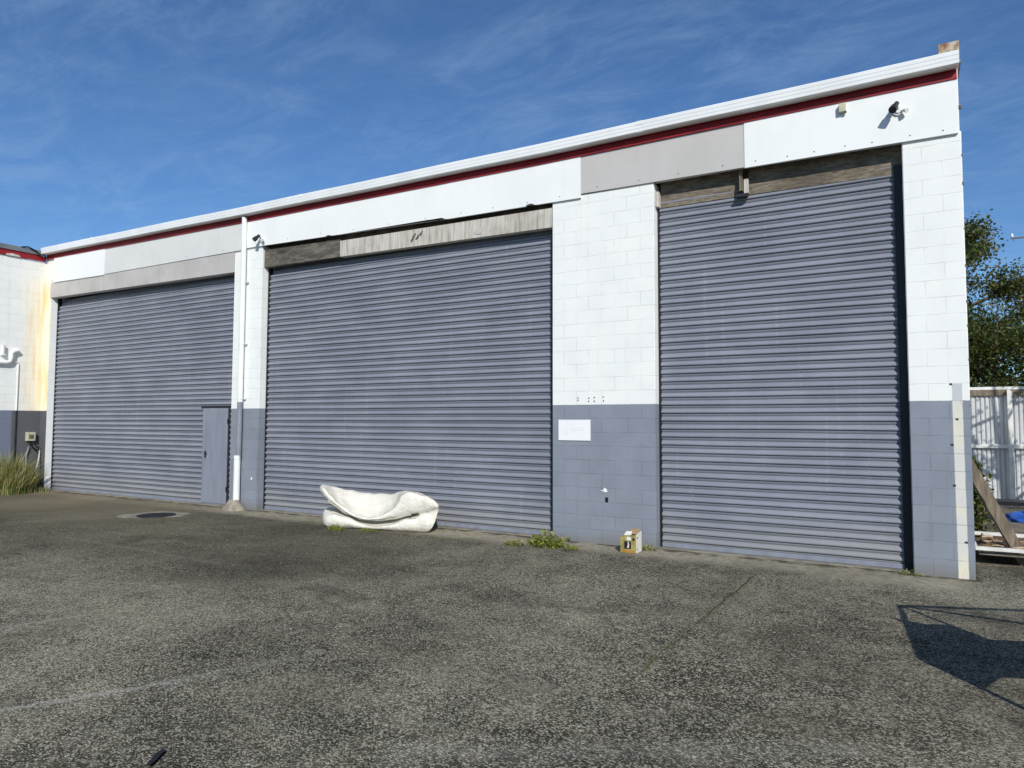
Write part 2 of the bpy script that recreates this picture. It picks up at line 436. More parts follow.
veil = wt.noise(wt.scale(cv, (.8, 1.4, 1), (.6, 3.1, 0), (0, 0, .5)), 1.1, 5, .6, .4)
cf = wt.math('MULTIPLY', wt.step(wisps, .36, .78), wt.step(veil, .22, .60))
cf = wt.math('MULTIPLY', cf, wt.step(gz, .03, .22))
tint = wt.mix(1.0, sky.outputs[0], (.69, .95, 1.20), 'MULTIPLY')
skyc = wt.mix(wt.math('MULTIPLY', cf, .25), tint, (4.6, 6.4, 8.6))
wt.t.links.new(skyc, bg.inputs[0]); bg.inputs[1].default_value = .085

sl = bpy.data.lights.new('sun', 'SUN'); sl.energy = 4.0; sl.angle = math.radians(.53); sl.color = (1, .955, .88)
so = bpy.data.objects.new('sun', sl); COL.objects.link(so)
so.rotation_euler = sun_dir.to_track_quat('Z', 'Y').to_euler(); so.location = (8, -12, 14)

cam = bpy.data.cameras.new('camera'); co = bpy.data.objects.new('camera', cam); COL.objects.link(co)
yaw, pit, rol = -.52497548, .05543576, .0029906
fw = Vector((math.sin(yaw)*math.cos(pit), math.cos(yaw)*math.cos(pit), math.sin(pit)))
r_ = Vector((math.cos(yaw), -math.sin(yaw), 0)); u_ = r_.cross(fw)
r2 = r_*math.cos(rol)+u_*math.sin(rol); u2 = u_*math.cos(rol)-r_*math.sin(rol)
mw = Matrix((r2, u2, -fw)).transposed().to_4x4(); mw.translation = Vector((.06556650, -9.38835879, 1.73446495))
co.matrix_world = mw
cam.sensor_width = 36; cam.lens = 696.8428*36/1024; cam.clip_start = .05; cam.clip_end = 2000
scene.camera = co
scene.view_settings.view_transform = 'Standard'; scene.view_settings.look = 'None'
scene.view_settings.exposure = 0.12; scene.view_settings.gamma = 1.0
scene.view_settings.use_curve_mapping = False

# ------------------------------------------------------------------ ground
g = MB()
g.quad([(-250, -250, 0), (250, -250, 0), (250, 250, 0), (-250, 250, 0)])
struct(obj('ground', g, M['asphalt'], origin=(0, 0, 0)))

def blob(cx, cy, rx, ry, n=36, jit=.12, seed=1, rot=0):
    r = random.Random(seed); out = []
    for k in range(n):
        t = 2*PI*k/n; q = 1+jit*(r.random()*2-1)*.6+jit*math.sin(3*t+seed)+jit*.5*math.sin(5*t+2*seed)
        a, b = rx*q*math.cos(t), ry*q*math.sin(t)
        out.append((cx+a*math.cos(rot)-b*math.sin(rot), cy+a*math.sin(rot)+b*math.cos(rot)))
    return out
cp = MB(); cp.prism(blob(-12.25, -1.38, .62, .42, 40, .10, 3, .7), .0005, .005, 'z')
struct(obj('concrete_patch', cp, M['pale_concrete']))
DC = (-12.12, -1.44)
drain = thing('drain_cover', 'round rusty drain cover in a pale concrete patch before the left roller door', 'drain cover', (*DC, .006))
f_ = MB(); ring = [(math.cos(2*PI*k/28), math.sin(2*PI*k/28)) for k in range(28)]
f_.loft([[(DC[0]+a*r, DC[1]+b*r, z) for a, b in ring] for r, z in ((.335, .004), (.333, .014), (.31, .014), (.30, .006))], caps=False)
obj('rim', f_, M['dark'], drain)
f_ = MB(); f_.prism([(DC[0]+a*.31, DC[1]+b*.31) for a, b in ring], .0055, .008, 'z')
obj('dark_recess', f_, M['black'], drain)
f_ = MB()
for k in range(-4, 5):
    yy = k*.062; hw = math.sqrt(.305**2-yy*yy)
    f_.box(DC[0]-hw, DC[0]+hw, DC[1]+yy-.012, DC[1]+yy+.012, .0085, .016)
obj('grate', f_, M['dark'], drain)

# ------------------------------------------------------------------ warehouse
WH = thing('warehouse', 'long white and grey block warehouse with three grey roller doors and a red fascia', 'warehouse', (-9.2, 0, 0))
XR0, XR1 = 0.0, .60            # right pier
XM0, XM1 = -4.667, -3.067      # middle pier
XL0, XL1 = -11.96, -11.135     # left pier
XJ0, XJ1 = -19.3, -19.0        # corner pier
TOP = 5.05; YD = .19
def pier(x0, x1, phase, mat, label=None, top=TOP):
    mb = MB(); mb.box(x0, x1, 0, .39, 0, top)
    es = [e for e in mb.bm.edges if abs(e.verts[0].co.z-e.verts[1].co.z) > 1 and e.verts[0].co.y < .1]
    bmesh.ops.bevel(mb.bm, geom=es, offset=.008, segments=2, affect='EDGES')
    o = obj('block_pier', mb, mat, WH, phase=(phase, 0))
    if label: o['label'] = label
    return o
pierR = pier(XR0, XR1, 0, M['block_patch'], top=5.11, label='block pier with a pale bare strip down its grey base')
pierM = pier(XM0, XM1, XM0+.2, M['block'], top=5.14, label='wide block pier between two roller doors')
pierL = pier(XL0, XL1, XL0, M['block'], top=5.25, label='narrow block pier behind the downpipe')
mb = MB(); mb.box(XJ0, XJ1, 0, .39, 0, 5.85)
M['jamb'] = block_mat('white_jamb', split=-1.0, joint=.4)
M['corner'] = block_mat('yellowed_corner_block', rust=True, joint=.4)
for f in mb.bm.faces: f.material_index = 1 if f.calc_center_median().y < .01 else 0
obj('block_pier', mb, [M['jamb'], M['corner']], WH)['label'] = 'yellowed corner pier with a white painted jamb'
# side and back walls, beam over the openings, roof
mb = MB(); mb.box(.41, .60, .392, 22, 0, 5.7); obj('side_wall', mb, M['block'], WH)
mb = MB(); mb.box(-19.3, .40, 21.8, 22, 0, 6.2); obj('back_wall', mb, M['block'], WH)
mb = MB(); mb.prism([(XJ0, 5.35), (XL0-.3, 5.30), (-9.0, 5.24), (XM0, 5.15), (-3.3, 5.16), (-2.0, 5.155), (.585, 5.11), (.585, 5.9), (-5, 5.9), (-11.5, 5.96), (XJ0, 6.05)], .012, .135)
obj('bond_beam', mb, M['block'], WH)
mb = MB(); mb.box(-19.29, .40, .9, 1.0, .0, 5.93); obj('dark_partition', mb, M['inside'], WH)
mb = MB()
mb.loft([[(x, .02, 5.93+dz(x)), (x, 22.2, 6.9+dz(x)), (x, 22.2, 6.95+dz(x)), (x, .02, 5.965+dz(x))] for x in (.62, -5, -11.5, -19.3)])
obj('roof', mb, M['roof'], WH)
# worn right-hand arris: crumbs of mortar along the corner
for k in range(9):
    z = 2.0+.42*k+rnd.uniform(-.15, .15); q_ = rnd.uniform(.008, .016)
    mb = MB(); mb.box(.59-q_*.3, .60+q_*.7, .003, .04, z-q_*1.3, z+q_*1.3, .003); obj('mortar_chip', mb, M['timber_brown'], WH)

# cladding sheets above the doors
def sheet(x0, x1, zb0, zb1, zt, mat, y0=-.028, y1=-.004, notches=(), screws=0, label=None, seed=1):
    r = random.Random(seed)
    bot = [(x0, zb0)]
    for nx, nw, nh in notches:
        f = lambda x: zb0+(zb1-zb0)*(x-x0)/(x1-x0)
        bot += [(nx-nw, f(nx-nw)), (nx-nw*.8, f(nx)+nh*.7), (nx-nw*.2, f(nx)+nh), (nx+nw*.3, f(nx)+nh*.75), (nx+nw*.45, f(nx)+nh*.25), (nx+nw, f(nx+nw))]
    bot.append((x1, zb1))
    nseg = max(1, int((x1-x0)/2))
    top = [(x1+(x0-x1)*k/nseg, zt+dz(x1+(x0-x1)*k/nseg)) for k in range(nseg+1)]
    mb = MB(); mb.prism(bot+top, y0, y1)
    if screws:
        mb.mi = 1
        for k in range(screws):
            sx = x0+(x1-x0)*(k+.5)/screws+r.uniform(-.04, .04); sz = zb0+(zb1-zb0)*(k+.5)/screws+.055+r.uniform(0, .015)
            mb.prism([(sx+.008*math.cos(t), sz+.008*math.sin(t)) for t in [2*PI*i/8 for i in range(8)]], y0-.003, y0+.001)
    o = obj('cladding_sheet', mb, [mat, M['dark']], WH)
    if label: o['label'] = label
    return o
ZT = 5.715
sheet(-1.81, .572, 5.105, 5.08, ZT, M['white_panel'], -.036, -.004, screws=7, label='bright white sheet over the right roller door')
sheet(-4.185, -1.813, 5.150, 5.118, ZT, M['dull_panel'], -.026, -.004, screws=4, label='dull grey unpainted sheet')
sheet(-6.62, -4.182, 5.12, 5.088, ZT, M['white_panel'], -.034, -.004, ((-5.02, .10, .035),), 4, seed=3)
sheet(-9.08, -6.624, 5.185, 5.125, ZT, M['white_panel'], -.032, -.004, ((-6.72, .06, .03), (-6.98, .11, .03)), 3, seed=4)
sheet(-11.74, -9.084, 5.25, 5.185, ZT, M['white_panel'], -.034, -.004, ((-9.3, .09, .02),), 3, seed=5)
sheet(-14.05, -11.744, 5.235, 5.225, ZT, M['pale_panel'], -.028, -.004, screws=2)
sheet(-16.63, -14.054, 5.245, 5.235, ZT, M['pale_panel'], -.026, -.004, screws=2)
sheet(-18.87, -16.62, 5.265, 5.225, ZT, M['white_panel'], -.036, -.004, label='clean white sheet at the far end')
mb = MB(); mb.prism([(XJ1-.03, 4.89), (XL0, 4.80), (XL0, 5.228), (-16.6, 5.238), (XJ1-.03, 5.258)], -.012, .17); obj('concrete_lintel', mb, M['lintel'], WH)

# timbers over the middle and right doors
mb = MB(); mb.prism([(XL1+.003, 4.82), (-9.09, 4.795), (-9.09, 5.125), (XL1+.003, 5.165)], .05, .17); obj('timber_head', mb, M['timber_dark'], WH)['label'] = 'blackened plywood strip over the middle door'
mb = MB(); mb.prism([(-9.075, 4.79), (XM0-.004, 4.73), (XM0-.004, 5.03), (-9.075, 5.085)], .032, .16)
mb.mi = 1
for cx, cz in ((-7.35, 4.95), (-7.28, 4.91), (-7.2, 4.97), (-7.39, 4.88)):     # flaked bits
    mb.prism(blob(cx, cz, .05, .022, 10, .2, int(cx*100) % 7, .8), .026, .034)
mb.mi = 2
mb.prism([(-6.12, 4.84), (-6.02, 4.90), (-5.93, 4.88), (-5.99, 4.80), (-6.08, 4.80)], .024, .034)
obj('timber_head', mb, [M['timber_pale'], M['timber_dark'], M['lintel']], WH)['label'] = 'pale flaking board over the middle door'
mb = MB(); mb.box(XL1, XM0, .2, .26, 5.0, 5.3); mb.box(XM1, XR0, .24, .3, 4.95, 5.25); obj('inner_timber', mb, M['timber_dark'], WH)
mb = MB(); mb.prism([(XM1+.055, 4.80), (-1.92, 4.80), (-1.92, 5.20), (XM1+.055, 5.20)], .165, .215); obj('timber_head', mb, M['timber_brown'], WH)
mb = MB(); mb.prism([(-1.80, 4.80), (XR0-.004, 4.77), (XR0-.004, 5.20), (-1.80, 5.20)], .165, .215); obj('timber_head', mb, M['timber_brown'], WH)
mb = MB(); mb.box(XM1+.004, XM1+.05, .06, .19, 4.80, 5.02, .004); obj('timber_block', mb, M['timber_pale'], WH)
mb = MB(); mb.box(-1.905, -1.865, .06, .125, 4.86, 5.13, .003); mb.box(-1.9, -1.85, .04, .08, 4.83, 4.98, .003); obj('hanger_bracket', mb, M['timber_grey'], WH)
mb = MB(); mb.box(-1.845, -1.79, .07, .13, 4.80, 4.99, .003); obj('timber_block', mb, M['timber_pale'], WH)
mb = MB(); mb.box(-1.95, -1.80, .05, .14, 4.755, 4.796, .006); obj('hanger_bracket', mb, M['dark'], WH)

# eaves: fascia and gutter
def sweep(profile, xs, mat, name, smooth=False, wave=0.0):
    mb = MB(); mb.smooth = smooth
    mb.loft([[(x, y, z+dz(x)+wave*math.sin(x*1.7)) for y, z in profile] for x in xs])
    return obj(name, mb, mat, WH)
XS = [.575-.5*k for k in range(40)]+[-19.28]
sweep([(-.012, 5.722), (-.012, 5.93), (.01, 5.93), (.01, 5.722)], XS, M['red'], 'fascia')
sweep([(-.052, 5.716), (-.052, 5.736), (-.013, 5.742), (-.013, 5.716)], XS, M['red'], 'fascia_lip')
GX = [.594-.6*k for k in range(34)]
sweep([(-.055, 5.828), (-.165, 5.828), (-.183, 5.836), (-.186, 5.878), (-.189, 5.884), (-.191, 5.925), (-.194, 5.932), (-.196, 5.972), (-.192, 5.979), (-.185, 5.979), (-.18, 5.86), (-.06, 5.85), (-.055, 5.982), (-.045, 5.982), (-.045, 5.828)], GX, M['gutter'], 'gutter', wave=.003)
mb = MB(); mb.box(.40, .605, -.02, .05, 5.975, 6.175, .004); obj('roof_end_post', mb, M['rust'], WH)
mb = MB(); mb.prism([(.572, 5.745), (.572, 5.95), (.48, 5.77), (.44, 5.745)], -.02, -.0135); obj('fascia_end', mb, M['red'], WH)
for gx in (-16.9, -9.9, -3.2):
    mb = MB(); mb.loft([[(x, y, z+dz(x)) for y, z in ((-.168, 5.825), (-.180, 5.832), (-.183, 5.878), (-.189, 5.884), (-.191, 5.925), (-.197, 5.932), (-.199, 5.984), (-.17, 5.984))] for x in (gx-.05, gx+.05)])
    obj('gutter_joiner', mb, M['gutter'], WH)

# downpipe
PX = -11.605
dp = MB(); dp.tube([(PX+.02, -.085, 5.86), (PX+.02, -.085, 5.3), (PX+.018, -.085, 2.12)], .052, 14)
DP = obj('downpipe', dp, M['pvc'], WH)
mb = MB(); mb.tube([(PX+.017, -.085, 2.13), (PX+.012, -.085, 1.02)], .0535, 14); obj('painted_pipe', mb, M['grey_pipe'], DP)
mb = MB(); mb.tube([(PX-.005, -.10, 1.05), (PX-.005, -.10, .10)], .064, 14); mb.tube([(PX-.005, -.10, 1.07), (PX-.005, -.10, 1.0)], .07, 14); obj('lower_pipe', mb, M['pvc'], DP)
for z in (4.55, 3.3, 2.2):
    mb = MB(); mb.tube([(PX+.018, -.085, z-.012), (PX+.018, -.085, z+.012)], .058, 14); mb.box(PX+.06, PX+.115, -.06, -.03, z-.012, z+.012); mb.box(PX+.085, PX+.10, -.06, -.001, z-.01, z+.01)
    obj('pipe_clip', mb, M['pvc'], DP)
mb = MB(); r3 = random.Random(5)
rings = []
for rr, z in ((.23, .0), (.205, .05), (.15, .12), (.105, .185), (.08, .20)):
    rings.append([(PX-.02+rr*1.15*math.cos(2*PI*k/18)*(1+r3.uniform(-.06, .06)), -.14+rr*.8*math.sin(2*PI*k/18)*(1+r3.uniform(-.06, .06)), z+(r3.uniform(-.012, .012) if z else 0)) for k in range(18)])
mb.smooth = True; mb.loft(rings); obj('concrete_footing', mb, M['concrete'], DP)

# pier details: small plugged holes, filler dab, sign
for k, (x, z) in enumerate(((-4.245, 2.10), (-4.245, 2.065), (-4.07, 2.095), (-4.075, 2.05), (-3.985, 2.105), (-3.985, 2.05), (-3.845, 2.11), (-3.84, 2.052))):
    mb = MB(); mb.prism([(x+.010*math.cos(t), z+.011*math.sin(t)) for t in [2*PI*i/10 for i in range(10)]], -.003, .001)
    obj('anchor_hole', mb, M['dark'], pierM)
mb = MB(); mb.prism([(-3.90, .765), (-3.85, .770), (-3.835, .805), (-3.80, .79), (-3.785, .75), (-3.82, .742), (-3.86, .757)], -.004, .001); obj('filler_dab', mb, M['white_panel'], pierM)
mb = MB(); mb.box(-3.82, -3.775, -.006, .001, .60, .67, .002); obj('bolt_hole', mb, M['black'], pierM)
mb = MB(); mb.prism(blob(-11.30, .62, .02, .03, 10, .2, 4), -.003, .001); obj('filler_dab', mb, M['white_panel'], pierL)
for x, z in ((.47, 1.79), (.415, 1.50), (.425, 1.04), (.52, .41), (.42, 2.19)):
    mb = MB(); mb.prism([(x-.014, z-.008), (x+.014, z-.011), (x+.012, z+.010), (x-.011, z+.009)], -.006, .001); obj('old_bracket', mb, M['dark'], pierR)

# ------------------------------------------------------------------ roller doors
PITCH = .1105
def profile():
    pts = []
    # the big roll of each slat, from its top down: a full shoulder, then a sharp tuck under
    pts += [(0, .010), (.004, -.001), (.012, -.011), (.023, -.019), (.036, -.0245), (.048, -.026), (.056, -.0225), (.061, -.012), (.063, .005),
            (.067, .009), (.071, -.002), (.0745, -.0045), (.082, -.001), (.092, .004), (.0985, .0075), (.1025, .013), (.106, .016)]
    return pts
def roller_door(x0, x1, top0, top1, label, seed, wicket=None, roll=1.3):
    """x0..x1 clear opening; the curtain runs behind the guides"""
    r = random.Random(seed)
    top = max(top0, top1)
    prof = profile(); y0 = YD
    n = int((top-.10)/PITCH)+1
    nx = 26
    mb = MB(); mb.smooth = True
    xs = [x0+.02+(x1-x0-.04)*i/nx for i in range(nx+1)]
    rows = []
    for s in range(n, 0, -1):
        zt = .055+s*PITCH
        for dzp, dy in prof:
            z = zt-dzp
            curl = roll*max(0.0, z-4.52)**2
            rows.append([mb.bm.verts.new((x, y0+dy+curl+.010*noise.noise(Vector((x*.55+seed*7, 0, z*.5)))+.0022*noise.noise(Vector((x*1.6, seed, s*3.1))), z+.0055*noise.noise(Vector((x*.7, seed*3, s*1.3))))) for x in xs])
    for a, b in zip(rows[:-1], rows[1:]):
        for i in range(nx): mb._f([a[i], a[i+1], b[i+1], b[i]])
    D = obj('roller_door', mb, M['shutter'], WH, origin=((x0+x1)/2, y0, 0), recalc=False)
    D['label'] = label
    mb = MB(); mb.box(x0+.03, x1-.03, y0-.026, y0+.02, .018, .075, .006); obj('bottom_rail', mb, M['leaf_door'], D)
    for xx, gw in ((x0+.001, .03), (x1-.096, .095)):  # right guide is widened in black to deepen the jamb's shadow band
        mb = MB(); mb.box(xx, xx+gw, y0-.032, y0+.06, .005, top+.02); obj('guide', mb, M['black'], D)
    if wicket:
        a, b, h = wicket
        mb = MB(); mb.box(a, b, y0-.042, y0-.006, .045, h, .004)
        mb.box(a+.03, b-.03, y0-.045, y0-.04, .08, h-.04, .002); obj('access_door', mb, M['leaf_door'], D)
        mb = MB(); mb.prism([(a-.06, h+.012), (b+.06, h+.012), (b+.06, h+.05), (a-.06, h+.05)], y0-.05, y0-.004); mb.prism([(b+.012, .04), (b+.06, .04), (b+.06, h+.012), (b+.012, h+.012)], y0-.036, y0-.004); obj('access_frame', mb, M['dark'], D)
        mb = MB(); mb.box(a+.10, a+.135, y0-.06, y0-.046, .98, 1.12, .003); mb.tube([(a+.115, y0-.05, 1.08), (a+.115, y0-.09, 1.08), (a+.20, y0-.09, 1.085)], .009, 8); obj('handle', mb, M['black'], D)
        for hz in (.3, 1.7):
            mb = MB(); mb.tube([(b+.006, y0-.046, hz), (b+.006, y0-.046, hz+.1)], .009, 8); obj('hinge', mb, M['dark'], D)
    return D
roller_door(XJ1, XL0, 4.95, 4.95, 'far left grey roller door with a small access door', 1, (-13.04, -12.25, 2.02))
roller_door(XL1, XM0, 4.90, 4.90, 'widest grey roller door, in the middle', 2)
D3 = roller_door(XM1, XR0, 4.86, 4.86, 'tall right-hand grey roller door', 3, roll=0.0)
# thresholds: slim worn concrete nibs
for x0, x1 in ((XJ1, XL0), (XL1, XM0), (XM1, XR0)):
    mb = MB(); mb.box(x0, x1, .06, .6, 0.0, .016, .004); obj('threshold', mb, M['pale_concrete'], WH)

# ------------------------------------------------------------------ fittings on the front wall
def floodlight(x, z, label):
    t = thing('floodlight', label, 'floodlight', (x, -.036, z), 'security floodlights on the cladding')
    y = -.036
    mb = MB(); mb.tube([(x, y, z), (x, y-.02, z)], .058, 16); mb.tube([(x, y-.018, z), (x, y-.035, z)], .035, 12); obj('mount', mb, M['pvc'], t)
    def head(dx, aim, mat):
        a = Vector((x+dx*.4, y-.03, z+.01)); b = a+Vector((dx*.8, -.05, .045)); c = b+Vector(aim)*.13
        mb = MB(); mb.tube([a, b], .010, 8); mb.tube([b-Vector(aim)*.02, b+Vector(aim)*.05, b+Vector(aim)*.06, c], [.028, .032, .042, .046], 14)
        o = obj('lamp_head', mb, mat, t)
        mb = MB(); mb.tube([c, c+Vector(aim)*.004], .042, 14); obj('lens', mb, M['dark'], o)
    head(-.015, Vector((-.30, -.62, -.72)).normalized(), M['black'])
    mb = MB(); mb.tube([(x+.03, y-.03, z-.01), (x+.07, y-.055, z-.03)], .009, 8); mb.tube([(x+.06, y-.05, z-.02), (x+.09, y-.075, z-.045)], [.024, .028], 12); obj('sensor', mb, M['pvc'], t)
    return t
floodlight(-.025, 5.47, 'black single-head floodlight at the right end of the bright white sheet')
floodlight(-11.10, 5.36, 'small black floodlight beside the top of the downpipe')
sb = thing('sensor_box', 'small beige sensor box on the bright white sheet under the gutter', 'sensor', (-.62, -.036, 5.58))
mb = MB(); mb.box(-.665, -.585, -.096, -.037, 5.575, 5.685, .008); obj('housing', mb, M['beige'], sb)
mb = MB(); mb.box(-.60, -.580, -.088, -.06, 5.562, 5.578, .002); obj('cable_gland', mb, M['dark'], sb)
sg = thing('sign', 'blank white rectangular sign with faded print on the grey base of the middle pier', 'sign', (-4.30, -.012, 1.47))
mb = MB(); mb.box(-4.56, -4.045, -.014, -.001, 1.475, 1.78, .002); obj('board', mb, M['sign'], sg)
mb = MB(); mb.box(-4.36, -4.14, -.0155, -.0142, 1.62, 1.68); mb.box(-4.50, -4.40, -.0155, -.0142, 1.57, 1.66); obj('faded_print', mb, M['smudge'], sg)

# ------------------------------------------------------------------ adjoining building on the left
AB = thing('adjoining_building', 'white rust-stained block wing with a broken red fascia at the left edge', 'building', (-19.5, -4, 0))
mb = MB(); mb.box(-19.5, -19.302, -9.0, 22, 0, 5.83); obj('wall', mb, M['block_rust'], AB, phase=(0, 0))
mb = MB(); mb.prism([(-9.0, 5.835), (-.02, 5.84), (-.02, 5.97), (-.3, 6.0), (-9.0, 6.0)], -19.30, -19.27, 'x'); obj('fascia', mb, M['red'], AB)
mb = MB(); mb.prism([(-.95, 5.835), (-.62, 5.835), (-.66, 5.885), (-.80, 5.90), (-.93, 5.88)], -19.268, -19.262, 'x'); obj('split_timber', mb, M['timber_pale'], AB)
mb = MB(); mb.box(-30, -19.24, -9.0, -.05, 6.02, 6.10); mb.box(-19.262, -19.24, -9, -.05, 5.985, 6.02); obj('roof', mb, M['roof'], AB)
mb = MB(); mb.tube([(-19.25, -.62, 6.10), (-19.22, -.48, 6.13), (-19.2, -.30, 6.06), (-19.18, -.16, 5.93), (-19.12, -.1, 5.96)], .018, 8); obj('loose_cable', mb, M['black'], AB)
mb = MB(); mb.tube([(-19.24, -2.4, 3.17), (-19.24, -.86, 3.17), (-19.24, -.77, 3.2), (-19.24, -.74, 3.30), (-19.24, -.74, 3.40), (-19.24, -.70, 3.46), (-19.24, -.60, 3.50)], .048, 12); obj('white_pipe', mb, M['pvc'], AB)
mb = MB(); mb.tube([(-19.24, -.93, 3.36), (-19.24, -.93, 3.60)], .04, 10); mb.box(-19.3, -19.2, -.97, -.89, 3.34, 3.38, .004); obj('pipe_stub', mb, M['pvc'], AB)
mb = MB(); mb.tube([(-19.28, -.66, 3.2), (-19.28, -.57, 3.2), (-19.28, -.56, 3.15), (-19.28, -.565, 2.0)], .014, 8); obj('conduit', mb, M['pvc'], AB)
mb = MB(); mb.tube([(-19.28, -.565, 2.0), (-19.28, -.57, 0.1)], .014, 8); obj('grey_conduit', mb, M['dark'], AB)
mb = MB(); mb.tube([(-19.275, -.30, .3), (-19.275, -.30, .9), (-19.27, -.25, 1.1)], .02, 10); obj('stub_pipe', mb, M['grey_pipe'], AB)
bx = thing('power_box', 'small beige power box on the dark base of the left wall above tall grass', 'power box', (-19.3, -.23, 1.22))
mb = MB(); mb.box(-19.30, -19.20, -.335, -.135, 1.24, 1.46, .012); obj('housing', mb, M['beige'], bx)
mb = MB(); mb.box(-19.2, -19.185, -.29, -.19, 1.30, 1.40, .004); obj('cover', mb, M['timber_brown'], bx)
mb = MB(); mb.tube([(-19.25, -.26, 1.24), (-19.22, -.24, 1.13), (-19.2, -.16, 1.05), (-19.2, -.08, 1.0), (-19.18, 0.0-.03, 1.04)], .016, 8)
mb.tube([(-19.25, -.2, 1.24), (-19.2, -.17, 1.16), (-19.16, -.10, 1.08), (-19.15, -.05, 1.08)], .012, 8); obj('cable', mb, M['black'], bx)
hz = MB(); hz.tube([(-19.2, -.03, 1.02), (-19.17, -.05, .9), (-19.12, -.09, .74), (-19.08, -.15, .55), (-18.98, -.2, .3), (-18.95, -.22, .03)], [.016, .019, .02, .021, .022, .024], 8)
tag(obj('stick', hz, M['timber_pale']), 'pale bent stick leaning in the corner beside the tall grass', 'stick')

# ------------------------------------------------------------------ mattress
def lerp_curve(c, s):
    if s <= c[0][0]: return c[0][1]
    for (a, b), (c2, d) in zip(c[:-1], c[1:]):
        if s <= c2:
            t = (s-a)/(c2-a); t = t*t*(3-2*t)*.5+t*.5
            return b+(d-b)*t
    return c[-1][1]
def mattress():
    A = Vector((-8.33, -.91)); D = Vector((1.84, .40)).normalized(); N = Vector((-D.y, D.x))
    def P(s, n, z):
        q = A+D*(s-.62*n)+N*n; return Vector((q.x, q.y, z))
    low_top = [(-.09, .17), (.10, .235), (.354, .19), (.60, .10), (.85, .065), (1.09, .10), (1.47, .215), (1.80, .27), (1.95, .29)]
    up_low = [(-.15, .555), (.06, .39), (.353, .234), (.641, .155), (.923, .152), (1.2, .190), (1.527, .272), (1.80, .335), (1.97, .38)]
    rim = [(-.10, .665), (.05, .53), (.205, .40), (.497, .235), (.726, .19), (.922, .222), (1.171, .345), (1.25, .44), (1.33, .60), (1.45, .625), (1.632, .612), (1.85, .545), (1.99, .46)]
    back = [(-.10, .645), (.357, .575), (.81, .525), (1.257, .525), (1.40, .575), (1.72, .56), (1.90, .50), (2.0, .44)]
    bm = bmesh.new()
    def slab(s0, s1, ns, corners, nv=10):
        rings = []
        for i in range(ns+1):
            s = s0+(s1-s0)*i/ns
            (nf0, zf0), (nf1, zf1), (nb1, zb1), (nb0, zb0) = corners(s)
            ring = []
            for k in range(nv+1):      # over the top, front to back
                t = k/nv; e = t*t*(3-2*t)
                ring.append(P(s, nf1+(nb1-nf1)*t, zf1+(zb1-zf1)*e+.012*math.sin(PI*t)))
            for k in range(nv+1):
                t = 1-k/nv
                ring.append(P(s, nf0+(nb0-nf0)*t, zf0+(zb0-zf0)*t))
            for k in range(1, 8):      # the soft front border bulges out
                t = k/8; ring.append(P(s, nf0+(nf1-nf0)*t-.05*math.sin(PI*t)**.7, zf0+(zf1-zf0)*t))
            e = min(1, min(s-s0, s1-s)/.10+.02); kk = .45+.55*math.sqrt(1-(1-e)**2)
            cen = sum(ring, Vector())/len(ring)
            rings.append([bm.verts.new(cen+(p-cen)*kk) for p in ring])
        n = len(rings[0])
        for a, b in zip(rings[:-1], rings[1:]):
            for i in range(n):
                j = (i+1) % n; bm.faces.new([a[i], a[j], b[j], b[i]])
        bm.faces.new(rings[0][::-1]); bm.faces.new(rings[-1])
    slab(-.10, 1.88, 60, lambda s: ((.05, .0), (.03, lerp_curve(low_top, s)), (.72, .24), (.72, 0)))
    slab(-.17, 2.0, 70, lambda s: ((.04, lerp_curve(up_low, s)), (.0, max(lerp_curve(rim, s), lerp_curve(up_low, s)+.03)), (.62, lerp_curve(back, s)), (.66, lerp_curve(back, s)-.20)))
    # fold that joins both layers at the right
    rings = []
    for k in range(13):
        t = k/12; n = .05+.60*t
        ring = []
        for a in range(20):
            q = 2*PI*a/20
            cx, cz = 1.80, .235; sx, sz = .15, .225
            c, s_ = math.cos(q), math.sin(q)
            ex = abs(c)**.6*(1 if c >= 0 else -1); ez = abs(s_)**.75*(1 if s_ >= 0 else -1)
            zz_ = cz+sz*ez
            ring.append(P(cx+sx*ex+.07*ez, n, max(zz_, .0)+.02*math.sin(PI*t)))
        rings.append([bm.verts.new(p) for p in ring])
    for a, b in zip(rings[:-1], rings[1:]):
        for i in range(20): bm.faces.new([a[i], a[(i+1) % 20], b[(i+1) % 20], b[i]])
    bm.faces.new(rings[0][::-1]); bm.faces.new(rings[-1])
    bmesh.ops.recalc_face_normals(bm, faces=bm.faces)
    me = bpy.data.meshes.new('mattress'); bm.to_mesh(me); bm.free()
    o = bpy.data.objects.new('mattress', me); COL.objects.link(o)
    md = o.modifiers.new('r', 'REMESH'); md.mode = 'VOXEL'; md.voxel_size = .013
    sm = o.modifiers.new('s', 'SMOOTH'); sm.iterations = 22; sm.factor = .5
    dg = bpy.context.evaluated_depsgraph_get()
    me2 = bpy.data.meshes.new_from_object(o.evaluated_get(dg))
    o.modifiers.clear(); o.data = me2; me2.name = 'mattress'
    org = Vector((-7.35, -.4, 0))
    me2.update()
    nrm = [v.normal.copy() for v in me2.vertices]
    for v, n in zip(me2.vertices, nrm):
        c = v.co
        k = .011*noise.noise(Vector((c.x*4, c.y*6, c.z*5)))+.003*noise.noise(Vector((c.x*13+4, c.y*17, c.z*15)))
        # pulled creases running out from the low middle
        k += .005*math.sin(c.x*17+c.y*22+4*noise.noise(c*2.2))*max(0, min(1, (c.z-.15)*5))
        v.co = c+n*k
        if v.co.z < .003: v.co.z = .003
        v.co -= org
    o.location = org
    for p in me2.polygons: p.use_smooth = True
    m, nt, b = new_mat('mattress_ticking')
    p = pos(nt); x, y, z = xyz(nt, p)
    f = nt.noise(p, 4, 5, .6)
